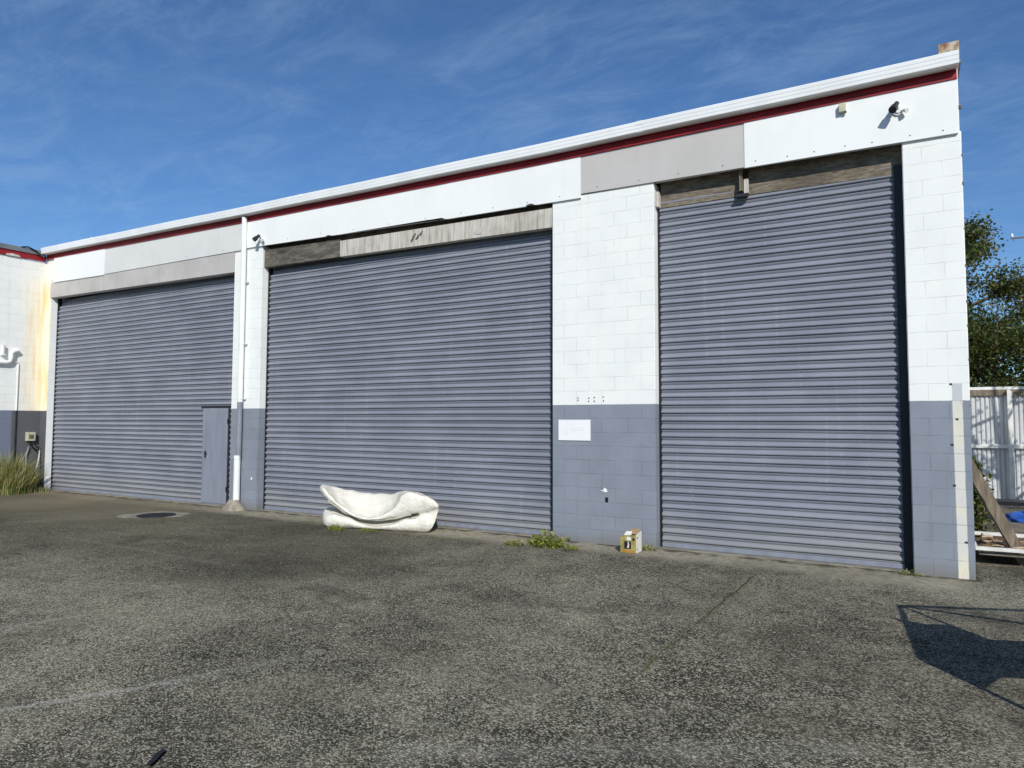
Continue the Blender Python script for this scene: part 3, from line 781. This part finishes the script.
    col = nt.mix(nt.step(f, .3, .7), (.76, .735, .65), (.72, .69, .60))
    dirt = nt.step(nt.math('ADD', z, nt.math('MULTIPLY', nt.noise(p, 9, 4, .6), .10)), .15, .04)
    col = nt.mix(nt.math('MULTIPLY', dirt, .8), col, (.30, .235, .16))
    st = nt.step(nt.noise(nt.scale(p, (1, 1, 1), (4, 0, 2)), 3.4, 4, .65), .56, .70)
    col = nt.mix(nt.math('MULTIPLY', st, .13), col, (.52, .46, .34))
    spots = nt.math('MULTIPLY', nt.step(nt.noise(p, 26, 2), .72, .76), .25)
    col = nt.mix(spots, col, (.33, .27, .19))
    h = nt.math('ADD', nt.math('MULTIPLY', nt.noise(p, 16, 1, .4), .12), nt.math('MULTIPLY', nt.noise(nt.scale(p, (7, 2.2, 5), (0, 0, 0), (0, 0, .6)), 2.2, 3, .55, 1.2), 1.6))
    setp(nt, b, col, .85, nt.bump(h, .40, .03), spec=.15)
    me2.materials.clear(); me2.materials.append(m)
    tag(o, 'dirty cream mattress folded over on itself against the middle roller door', 'mattress')
    pm = simple('mattress_piping', (.46, .43, .35), .8, .25, 9)
    for nm, curve, n_, s0, s1, dzc in (('piping', rim, .012, .0, 1.86, -.012), ('piping', up_low, .018, .0, 1.50, .010), ('piping', low_top, .035, .06, 1.60, -.012)):
        mb = MB(); mb.tube([P(s0+(s1-s0)*k/50, n_, (max(lerp_curve(rim, s0+(s1-s0)*k/50), lerp_curve(up_low, s0+(s1-s0)*k/50)+.03) if curve is rim else lerp_curve(curve, s0+(s1-s0)*k/50))+dzc) for k in range(51)], .015, 8)
        obj(nm, mb, pm, o)
    return o
mattress()

# ------------------------------------------------------------------ cardboard carton
M['card'] = simple('brown_card', (.42, .27, .15), .85, .25, 9, bump=.1)
M['gold'] = simple('gold_print_card', (.40, .33, .11), .55, .3, 14, c2=(.23, .20, .06))
M['white_card'] = simple('white_card', (.74, .72, .66), .6, .12, 10)
M['dark_print'] = simple('black_print', (.02, .018, .02), .5, .2, 9)
M['orange_print'] = simple('orange_print', (.45, .22, .05), .5, .3, 20)
ct = thing('carton', 'open gold and white drinks carton standing at the foot of the middle pier', 'carton', (-3.33, -.36, 0))
bx0, bx1, by0, by1, bh = -3.415, -3.195, -.46, -.24, .245
mb = MB(); mb.prism([(bx0, .004), (bx1, .004), (bx1, bh), (bx0+.03, bh-.015), (bx0, bh-.05)], by0, by0+.006); obj('printed_front', mb, M['gold'], ct)
mb = MB(); mb.prism([(by0+.006, .004), (by1, .004), (by1, bh+.03), (by0+.006, bh)], bx1-.006, bx1, 'x'); obj('white_side', mb, M['white_card'], ct)
mb = MB(); mb.box(bx0, bx0+.006, by0+.006, by1, .004, bh-.04); mb.box(bx0+.006, bx1-.006, by1-.006, by1, .004, bh); mb.box(bx0+.006, bx1-.006, by0+.006, by1-.006, .004, .01); obj('card_shell', mb, M['card'], ct)
mb = MB(); mb.loft([[(bx0+.09, by0+.06, bh+.0), (bx1-.004, by0+.05, bh+.004), (bx1-.012, by1+.0, bh+.05), (bx0+.07, by1, bh+.04)], [(bx0+.09, by0+.06, bh+.006), (bx1-.004, by0+.05, bh+.010), (bx1-.012, by1+.0, bh+.057), (bx0+.07, by1, bh+.047)]]); obj('top_flap', mb, M['card'], ct)
mb = MB(); mb.loft([[(bx0+.05, by0+.004, bh-.012), (bx0+.15, by0+.004, bh-.004), (bx0+.145, by0+.06, bh+.035), (bx0+.06, by0+.06, bh+.03)], [(bx0+.05, by0+.008, bh-.012), (bx0+.15, by0+.008, bh-.004), (bx0+.145, by0+.064, bh+.039), (bx0+.06, by0+.064, bh+.034)]]); obj('front_flap', mb, M['white_card'], ct)
mb = MB(); mb.box(bx0+.055, bx0+.15, by0-.0012, by0-.0004, .055, .155)
mb.mi = 1; mb.prism([(bx0+.095, .07), (bx0+.118, .068), (bx0+.125, .105), (bx0+.118, .148), (bx0+.104, .15), (bx0+.108, .115)], by0-.002, by0-.0014)
mb.mi = 2; mb.box(bx0+.02, bx0+.19, by0-.0012, by0-.0004, .008, .04); mb.mi = 1; mb.box(bx0+.09, bx0+.15, by0-.0012, by0-.0004, .17, .215)
mb.mi = 0; mb.prism(blob(bx0+.185, .185, .018, .02, 10, .1, 2), by0-.0012, by0-.0004)
obj('printed_label', mb, [M['dark_print'], M['white_card'], M['orange_print']], ct)
for q_ in ((by0+.06, .20, .012, .016, 10, .1, 3), (by0+.05, .05, .01, .012, 10, .1, 5)):
    mb = MB(); mb.prism(blob(*q_), bx1+.0004, bx1+.0014, 'x'); obj('printed_mark', mb, M['dark_print'], ct)

# ------------------------------------------------------------------ weeds and grass
M['weed'] = leaf_mat('weed_leaf', [(0, (.09, .15, .018)), (.45, (.20, .27, .028)), (.75, (.38, .38, .06)), (1, (.44, .31, .11))])
M['tall_grass'] = leaf_mat('tall_grass_blade', [(0, (.08, .12, .025)), (.4, (.19, .23, .055)), (.65, (.38, .34, .13)), (1, (.58, .49, .27))])
def blades(mb, c, n, hgt, spread, wid, r, lean=.5):
    for _ in range(n):
        a = r.uniform(0, 2*PI); q = math.sqrt(r.random()); bx_, by_ = c[0]+spread[0]*q*math.cos(a), c[1]+spread[1]*q*math.sin(a)
        h = hgt*(1-.55*q*q)*r.uniform(.45, 1.1); th = r.uniform(0, 2*PI)
        ln = lean*h*r.uniform(.1, 1.0)
        out = Vector((math.cos(a)*q*.8+.5*math.cos(th), math.sin(a)*q*.8+.5*math.sin(th), 0))
        w_ = wid*r.uniform(.6, 1.3); side = Vector((-math.sin(th), math.cos(th), 0))
        prev = None
        for k in range(4):
            t = k/3
            p = Vector((bx_, by_, 0))+out*ln*t*t+Vector((0, 0, h*(t-.28*t*t*(lean*1.4))))
            ww = w_*(1-t)**.7*.5+.0006
            cur = (mb.bm.verts.new(p-side*ww), mb.bm.verts.new(p+side*ww))
            if prev: mb._f([prev[0], prev[1], cur[1], cur[0]])
            prev = cur
def leafy(mb, c, n, hgt, spread, size, r):
    """low broad-leaved weed"""
    for _ in range(n):
        a = r.uniform(0, 2*PI); q = math.sqrt(r.random())
        p = Vector((c[0]+spread[0]*q*math.cos(a), c[1]+spread[1]*q*math.sin(a), hgt*(1-q*q*.8)*r.random()+.004))
        d = Vector((r.gauss(0, 1), r.gauss(0, 1), r.uniform(-.1, .9))).normalized(); s_ = d.cross(Vector((0, 0, 1))).normalized()
        L = size*r.uniform(.5, 1.3)
        mb.quad([p-s_*L*.08, p+d*L*.5-s_*L*.28, p+d*L, p+d*L*.5+s_*L*.28])
def weed(label, c, n, h, spread, leaf, r, grass=0, group=None, cat='weed', name='weed_clump'):
    mb = MB(); leafy(mb, c, n, h, spread, leaf, r)
    if grass: blades(mb, c, grass, h*1.3, spread, .008, r)
    o = obj(name, mb, M['weed'], origin=(c[0], c[1], 0), recalc=False)
    return tag(o, label, cat, group)
rw = random.Random(11)
G = 'weeds along the foot of the wall'
weed('largest green weed clump in front of the left edge of the middle pier', (-4.50, -.52), 520, .20, (.27, .20), .06, rw, 70, G)
weed('low yellow-green weed patch left of the largest weed clump', (-4.90, -.72), 150, .07, (.15, .11), .045, rw, 20, G)
weed('flat sprawling weed at the right of the largest weed clump', (-4.2, -.62), 170, .06, (.24, .13), .045, rw, 10, G)
weed('tiny weed tucked behind the carton at the foot of the middle pier', (-3.14, -.13), 90, .09, (.10, .06), .04, rw, 10, G)
weed('thin weed growing in the corner of the right roller door and right pier', (-.02, -.07), 90, .05, (.13, .05), .03, rw, 12, G)
weed('single tiny weed on the wall foot near the left end of the middle pier', (-4.38, -.04), 26, .07, (.04, .03), .035, rw, 4, G)
weed('dry yellowish weed under the left end of the folded mattress', (-8.05, -1.0), 130, .10, (.16, .09), .04, rw, 50, G)
weed('thin line of weeds along the front of the folded mattress', (-7.55, -.84), 130, .03, (.22, .06), .03, rw, 20, G)
mb = MB(); rg = random.Random(4)
blades(mb, (-18.8, -.95), 2200, 1.45, (.40, .62), .013, rg, .7)
tag(obj('tall_grass', mb, M['tall_grass'], origin=(-18.75, -.85, 0), recalc=False), 'tall half-dry grass clump at the foot of the left wall', 'grass clump')
mb = MB(); blades(mb, (-18.6, -.30), 130, .28, (.35, .22), .012, rg, .8); leafy(mb, (-18.7, -.2), 60, .05, (.4, .15), .05, rg)
tag(obj('dry_grass', mb, M['tall_grass'], origin=(-18.6, -.3, 0), recalc=False), 'short straw-coloured grass tuft right of the tall grass clump', 'grass clump')

# a low black strip standing for a dark mark at the bottom of the view
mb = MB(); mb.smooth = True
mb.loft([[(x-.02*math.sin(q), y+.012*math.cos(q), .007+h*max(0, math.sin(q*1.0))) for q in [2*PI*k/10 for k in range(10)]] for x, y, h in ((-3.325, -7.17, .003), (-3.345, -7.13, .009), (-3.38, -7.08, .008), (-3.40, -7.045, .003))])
tag(obj('dark_mark', mb, M['black']), 'short black strip standing for a dark mark on the asphalt at the bottom left', 'rubber strip')

# ------------------------------------------------------------------ yard to the right: fence, plank, frame, tarpaulin
M['fence'] = simple('chalky_white_steel', (.56, .57, .57), .5, .15, 2, c2=(.46, .47, .48), stretch=(3, 1, .6))
M['fence_rail'] = simple('white_rail_paint', (.72, .72, .68), .6, .25, 6)
FY = 9.5
FN = thing('corrugated_fence', 'white corrugated steel fence with rails beyond the right end of the warehouse', 'fence', (4.2, FY, 0))
for s in range(4):
    x0 = .66+s*1.9; x1 = x0+1.93; pts = []
    n = int((x1-x0)/.088)*10
    mb = MB(); mb.smooth = True; rows = []
    for z in (.08, 1.2, 2.44):
        rows.append([mb.bm.verts.new((x0+(x1-x0)*i/n, FY-.004*(s % 2)+.034*max(0, math.cos(2*PI*(x0+(x1-x0)*i/n)/.088))**2, z)) for i in range(n+1)])
    for a, b in zip(rows[:-1], rows[1:]):
        for i in range(n): mb._f([a[i], a[i+1], b[i+1], b[i]])
    obj('corrugated_sheet', mb, M['fence'], FN, recalc=False)
mb = MB(); mb.box(.65, 8.3, FY-.06, FY+.06, 2.50, 2.565, .004); obj('top_rail', mb, M['fence_rail'], FN)
mb = MB(); mb.box(.65, 8.3, FY-.055, FY-.016, 2.37, 2.495, .004); obj('timber_rail', mb, M['timber_grey'], FN)
mb = MB(); mb.box(.65, 8.3, FY-.065, FY-.016, 1.20, 1.29, .004); obj('middle_rail', mb, M['fence_rail'], FN)
for x in (1.86, 4.2, 6.6):
    mb = MB(); mb.box(x-.045, x+.045, FY-.16, FY-.07, 0, 2.49, .004); obj('post', mb, M['fence_rail'], FN)

pl = MB()
a = Vector((1.19, 1.24, .0)); b = Vector((.56, 1.05, 1.36)); d = (b-a)
rings = []
for k in range(15):
    t = k/14; c = a+d*t
    sd = d.cross(Vector((.25, -1, .1))).normalized(); up = d.cross(sd).normalized()
    j1 = .006*noise.noise(Vector((t*9, 1, 0))); j2 = .014*noise.noise(Vector((t*17, 5, 2)))
    rings.append([c+sd*(.055+j1)+up*.028, c+sd*(.05+j1)-up*.028, c-sd*(.075+j2)-up*.026, c-sd*(.08+j2)+up*.026])
pl.loft(rings)
zmin = min(v.co.z for v in pl.bm.verts)
bmesh.ops.translate(pl.bm, verts=pl.bm.verts, vec=(0, 0, -zmin))
tag(obj('plank', pl, M['timber_grey']), 'weathered grey plank leaning against the right end of the warehouse', 'plank')

fr = thing('white_frame', 'low white timber frame filled with dry brushwood behind the leaning plank', 'timber frame', (1.7, 1.6, 0))
def rail(p, q, w_=.05, h=.042): 
    mb = MB(); mb.bar(p, q, w_, h); obj('rail', mb, M['fence_rail'], fr)
rail((.66, 1.02, .208), (2.6, 1.10, .208)); rail((.64, 2.2, .24), (2.6, 2.25, .24))
rail((2.57, 1.13, .20), (2.57, 2.2, .24)); rail((.67, 1.06, .195), (.67, 2.17, .235), .04, .045)
for x, y in ((1.5, 1.3), (2.45, 1.3), (.85, 2.0), (2.45, 2.0)):
    mb = MB(); mb.box(x-.022, x+.022, y-.02, y+.02, 0, .124); obj('leg', mb, M['timber_dark'], fr)
mb = MB(); mb.box(.70, 2.54, 1.06, 2.18, .125, .15); obj('base_board', mb, M['timber_dark'], fr)
bw = MB(); rb = random.Random(9)
for _ in range(150):
    c = Vector((rb.uniform(.78, 2.45), rb.uniform(1.12, 2.1), rb.uniform(.165, .24))); an = rb.uniform(0, PI); L = rb.uniform(.08, .34)
    v = Vector((math.cos(an), math.sin(an), rb.uniform(-.1, .15)))*L/2
    bw.tube([c-v, c+v*.2+Vector((0, 0, .01)), c+v], rb.uniform(.006, .018), 5)
M['brush'] = leaf_mat('dry_brushwood', [(0, (.10, .06, .03)), (.5, (.26, .18, .10)), (1, (.42, .33, .22))], .9, 0.0)
tag(obj('brushwood', bw, M['brush'], origin=(1.6, 1.6, .15)), 'heap of dry brown sticks and bark lying on the low white frame', 'brushwood', kind='stuff')

tp = bmesh.new(); bmesh.ops.create_icosphere(tp, subdivisions=5, radius=1)
for v in tp.verts:
    c = v.co.copy()
    k = 1+.30*noise.noise(c*1.8)+.16*noise.noise(c*4.5+Vector((3, 1, 0)))+.08*abs(noise.noise(c*9))
    v.co = Vector((1.76+c.x*.44*k, 5.0+c.y*.30*k, max(0.0, .10+c.z*.22*k)))
for f in tp.faces: f.smooth = True
M['blue'] = simple('blue_tarpaulin', (.010, .055, .30), .4, .5, 6, spec=.5, c2=(.03, .12, .46))
tag(obj('tarpaulin', tp, M['blue']), 'crumpled bright blue tarpaulin bundle in front of the white fence', 'tarpaulin')
bn = thing('black_bench', 'low black bench standing in front of the white corrugated fence', 'bench', (2.2, 6.0, 0))
mb = MB(); mb.box(1.02, 3.4, 5.75, 6.25, .30, .37, .006); obj('top', mb, M['black'], bn)
for x in (1.1, 3.3):
    for y in (5.8, 6.2):
        mb = MB(); mb.box(x-.03, x+.03, y-.03, y+.03, 0, .30); obj('leg', mb, M['black'], bn)
sd_ = MB(); sd_.box(1.0, 3.4, 4.25, 4.33, 0, .17, .004); tag(obj('timber_edging', sd_, M['timber_dark']), 'dark timber edging board lying in front of the blue tarpaulin', 'edging')
sl_ = MB(); sl_.prism(blob(1.7, 3.3, 1.0, .62, 30, .10, 2), .0005, .004, 'z')
M['soil'] = simple('brown_soil', (.16, .095, .06), .95, .5, 10, bump=.8, bscale=30)
struct(obj('soil', sl_, M['soil']))
rb = random.Random(21)
M['shrub'] = leaf_mat('shrub_leaf', [(0, (.03, .05, .01)), (.5, (.07, .10, .02)), (.8, (.16, .17, .04)), (1, (.22, .19, .08))])
sh = MB()
for _ in range(1500):
    q = abs(rb.gauss(0, .5)); a_ = rb.uniform(0, 2*PI); z = rb.uniform(.02, 1.15)
    R_ = .38*(1-(z/1.3)**2)
    p = Vector((.82+R_*q*math.cos(a_), 3.6+R_*q*1.3*math.sin(a_), z))
    d = Vector((rb.gauss(0, 1), rb.gauss(0, 1), rb.gauss(0, .8))).normalized(); s_ = d.cross(Vector((.1, .2, 1))).normalized(); L = rb.uniform(.05, .11)
    sh.quad([p, p+d*L*.5-s_*L*.3, p+d*L, p+d*L*.5+s_*L*.3])
SH = thing('shrub', 'green leafy shrub against the right end of the warehouse beyond the plank', 'shrub', (.85, 3.6, 0))
obj('foliage', sh, M['shrub'], SH, recalc=False)
st_ = MB()
for k in range(6):
    st_.tube([(.82+.03*k-.08, 3.6, 0), (.8+.05*k-.1, 3.62, .5), (.75+.08*k-.15, 3.6+.05*(k-3), 1.0)], [.012, .009, .004], 5)
obj('stem', st_, M['timber_brown'], SH)

# ------------------------------------------------------------------ trees
M['bark'] = timber_mat('bark', (.16, .12, .09), (.09, .07, .05), (.04, .03, .022), (12, 12, 2), .5)
M['olive_leaf'] = leaf_mat('olive_leaf', [(0, (.026, .040, .009)), (.4, (.050, .068, .015)), (.75, (.088, .100, .024)), (.93, (.15, .12, .035)), (1, (.26, .21, .06))])
M['dark_leaf'] = leaf_mat('dark_hedge_leaf', [(0, (.020, .034, .008)), (.5, (.040, .062, .013)), (.85, (.070, .092, .020)), (1, (.13, .12, .03))])
M['russet_leaf'] = leaf_mat('russet_leaf', [(0, (.07, .035, .03)), (.5, (.12, .06, .045)), (1, (.17, .10, .06))])
def tree(label, base, height, crown, leafm, seed, nleaf, leaf, limbs=9, group='trees behind the fence', dens=.34):
    r = random.Random(seed)
    T = thing('tree', label, 'tree', base, group)
    B = Vector(base); tr = MB(); tips = []
    top = B+Vector((r.uniform(-.3, .3), r.uniform(-.3, .3), height*.93))
    mid = B.lerp(top, .5)+Vector((r.uniform(-.25, .25), r.uniform(-.2, .2), 0))
    r0 = height*.022
    tr.tube([B, B.lerp(mid, .5), mid, mid.lerp(top, .5), top], [r0*1.2, r0, r0*.75, r0*.4, r0*.12], 9)
    for k in range(limbs):
        t = .22+.72*k/limbs+r.uniform(-.03, .03)
        p = B.lerp(mid, t*2) if t < .5 else mid.lerp(top, t*2-1)
        a = k*2.4+r.uniform(-.4, .4)
        L = crown*(1.05-.65*abs(t-.42))*r.uniform(.75, 1.1)
        d = Vector((math.cos(a), math.sin(a), r.uniform(.25, .75)))
        e = p+d*L*.95; m1 = p.lerp(e, .5)+Vector((0, 0, -.06*L))
        tr.tube([p, m1, e], [r0*.42*(1.1-t*.6), r0*.25, r0*.07], 6)
        tips += [(e, .75), (m1, .8), (p.lerp(e, .75), .9)]
        for j in range(4):
            q = p.lerp(e, r.uniform(.35, .95)); dd = (d.normalized()+Vector((r.gauss(0, .7), r.gauss(0, .7), r.gauss(.1, .5)))).normalized()
            e2 = q+dd*L*r.uniform(.3, .55)
            tr.tube([q, q.lerp(e2, .5)+Vector((0, 0, .03)), e2], [r0*.14, r0*.09, r0*.03], 5)
            tips += [(e2, .6), (q.lerp(e2, .5), .55)]
    obj('trunk', tr, M['bark'], T)
    cr = MB(); per = max(1, nleaf//len(tips))
    for e, s in tips:
        for _ in range(int(per*r.uniform(.5, 1.5))):
            p = e+Vector((r.gauss(0, 1), r.gauss(0, 1), r.gauss(0, .8)))*crown*dens*s*.5
            if p.z < .4: continue
            d = Vector((r.gauss(0, 1), r.gauss(0, 1), r.gauss(-.2, .8))).normalized(); s_ = d.cross(Vector((r.gauss(0, 1), r.gauss(0, 1), r.gauss(0, 1)))).normalized()
            L = leaf*r.uniform(.6, 1.3)
            cr.quad([p, p+d*L*.45-s_*L*.3, p+d*L, p+d*L*.45+s_*L*.3])
    obj('crown', cr, leafm, T, recalc=False)
    return T
tree('olive-brown tree with a loose crown rising highest behind the white fence', (1.3, 16.0, 0), 9.0, 2.1, M['olive_leaf'], 5, 22000, .105, 13)
tree('dense dark evergreen tree filling the gap above the white fence', (2.3, 14.2, 0), 5.3, 2.3, M['dark_leaf'], 8, 30000, .105, 15, dens=.5)
tree('russet thin-leaved tree at the right edge behind the white fence', (4.0, 18.0, 0), 8.2, 2.1, M['russet_leaf'], 12, 9000, .09, 12)
tree('broad dark evergreen tree further right behind the white fence', (6.2, 14.5, 0), 5.0, 2.4, M['dark_leaf'], 18, 9000, .16, 12, dens=.5)
tree('light-leaved tree standing in the side yard beside the fence', (4.5, 6.2, 0), 6.0, 1.5, M['olive_leaf'], 31, 900, .13, 8, group=None)

# overhead wire with its insulator, beyond the trees
ow = thing('power_pole', 'timber power pole with an overhead wire and white insulator beyond the trees', 'power pole', (9.0, 30, 0))
mb = MB(); mb.tube([(9.0, 30, 0), (9.0, 30, 11.4)], [.16, .12], 12); mb.box(4.1, 9.8, 29.97, 30.03, 10.34, 10.40); obj('pole', mb, M['timber_grey'], ow)
mb = MB(); mb.tube([(4.15, 30, 10.42), (4.15, 30, 10.5), (4.15, 30, 10.6)], [.04, .07, .03], 8); obj('insulator', mb, M['pvc'], ow)

# ------------------------------------------------------------------ unseen cage trailer, guessed and shaped to cast the shadow across the yard
TR = thing('shadow_trailer', 'steel cage trailer parked outside the right edge, casting the barred shadow on the asphalt', 'trailer', (2.6, -3.6, 0))
A0 = Vector((1.08, -3.25, 0)); ux = Vector((.932, .363, 0)); uy = Vector((.10, -1.0, 0)).normalized(); Wt = 1.66; Lt = 2.5
def Q(l, w_, z): return A0+ux*l+uy*w_+Vector((0, 0, z))
def tb(pairs, name, r=.022, mat='steel'):
    mb = MB()
    for p, q in pairs: mb.tube([p, q], r, 8)
    return obj(name, mb, M[mat], TR)
H0, H1, H2 = .56, .93, 1.26
tb([(Q(0, 0, H0), Q(Lt, 0, H0)), (Q(0, Wt, H0), Q(Lt, Wt, H0))]+[(Q(l, 0, H0), Q(l, Wt, H0)) for l in (.5, 1.1, 1.8)], 'chassis', .026, 'dark')
mb = MB(); mb.loft([[Q(l, w_, z) for w_, z in ((.03, .59), (Wt-.03, 1.03), (Wt-.03, 1.05), (.03, .61))] for l in (.02, Lt-.05)]); obj('shadow_sheet', mb, M['dark'], TR)  # tilted sheet added to cast the solid middle of the shadow
mb = MB(); mb.loft([[Q(e0+e1, w_, z) for e0, w_, z in ((0, .02, .54), (0, .9, .62), (0, Wt*.97, .86), (0, Wt*.97, 1.22), (-.01, .62, 1.20), (-.10, .44, 1.24), (-.01, .34, 1.06), (0, .02, .87))] for e1 in (-.03, -.012)]); obj('shadow_tailgate', mb, M['steel'], TR)  # outline shaped to cast the ragged left edge of the shadow
mb = MB(); mb.loft([[Q(l, w_, z) for w_, z in ((.02, H0), (Wt-.02, H0), (Wt-.02, H1), (.02, H1))] for l in (Lt-.01, Lt+.01)]); obj('front_panel', mb, M['steel'], TR)
tb([(Q(0, 0, H2), Q(Lt, 0, H2)), (Q(0, Wt, H2), Q(Lt, Wt, H2)), (Q(0, 0, H2), Q(0, Wt, H2)), (Q(Lt, 0, H2), Q(Lt, Wt, H2)),
    (Q(0, 0, H0), Q(0, 0, H2)), (Q(0, Wt, H0), Q(0, Wt, H2)), (Q(Lt, 0, H0), Q(Lt, 0, H2)), (Q(Lt, Wt, H0), Q(Lt, Wt, H2)), (Q(0, 0, H2), Q(.75, 0, H1))], 'cage_frame')
mb = MB()
for k in range(1, 8): mb.tube([Q(.02, 0, H1+(H2-H1)*k/8), Q(Lt, 0, H1+(H2-H1)*k/8)], .0028, 4)
for k in range(1, 50): mb.tube([Q(Lt*k/50, 0, H1), Q(Lt*k/50, 0, H2)], .0020, 4)
obj('wire_mesh', mb, M['steel'], TR)
for w_ in (-.16, Wt+.16):
    c = Q(Lt*.55, w_, .30); ax = uy*(.09)
    wv = ux; rings = []
    mb = MB(); mb.smooth = True
    prof = [(.19, -1), (.27, -1), (.30, -.6), (.30, .6), (.27, 1), (.19, 1)]
    for rad, e in prof: rings.append([c+ax*e+(wv*math.cos(q)+Vector((0, 0, 1))*math.sin(q))*rad for q in [2*PI*k/24 for k in range(24)]])
    rings.append(rings[0]); mb.loft(rings, caps=False); bmesh.ops.remove_doubles(mb.bm, verts=mb.bm.verts, dist=1e-5)
    W_ = obj('wheel', mb, M['black'], TR)
    mb = MB()
    rr = [[c+ax*e+(wv*math.cos(q)+Vector((0, 0, 1))*math.sin(q))*rad for q in [2*PI*k/24 for k in range(24)]] for rad, e in ((.188, -.8), (.188, .7), (.09, .5))]
    mb.loft(rr); obj('rim', mb, M['steel'], W_)
tb([(Q(Lt*.55, -.16, .30), Q(Lt*.55, Wt+.16, .30)), (Q(Lt*.55, .3, .32), Q(Lt*.55, .3, H0)), (Q(Lt*.55, Wt-.3, .32), Q(Lt*.55, Wt-.3, H0))], 'axle', .03, 'dark')
tb([(Q(Lt, .3, H0-.03), Q(Lt+1.1, Wt/2, .45)), (Q(Lt, Wt-.3, H0-.03), Q(Lt+1.1, Wt/2, .45)), (Q(Lt+1.1, Wt/2, .45), Q(Lt+1.3, Wt/2, .45)), (Q(Lt+1.0, Wt/2, .47), Q(Lt+1.0, Wt/2, .02))], 'drawbar', .03, 'dark')
for w_ in (.1, Wt-.1): tb([(Q(.05, w_, .01), Q(.05, w_, H0)), (Q(.05, w_, .05), Q(.6, w_, H0-.02))], 'support_leg', .022, 'dark')

scene.render.engine = 'CYCLES'
scene.cycles.max_bounces = 6
scene.cycles.use_denoising = True
scene.cycles.denoiser = 'OPENIMAGEDENOISE'
scene.cycles.denoising_input_passes = 'RGB_ALBEDO_NORMAL'
scene.cycles.denoising_prefilter = 'ACCURATE'
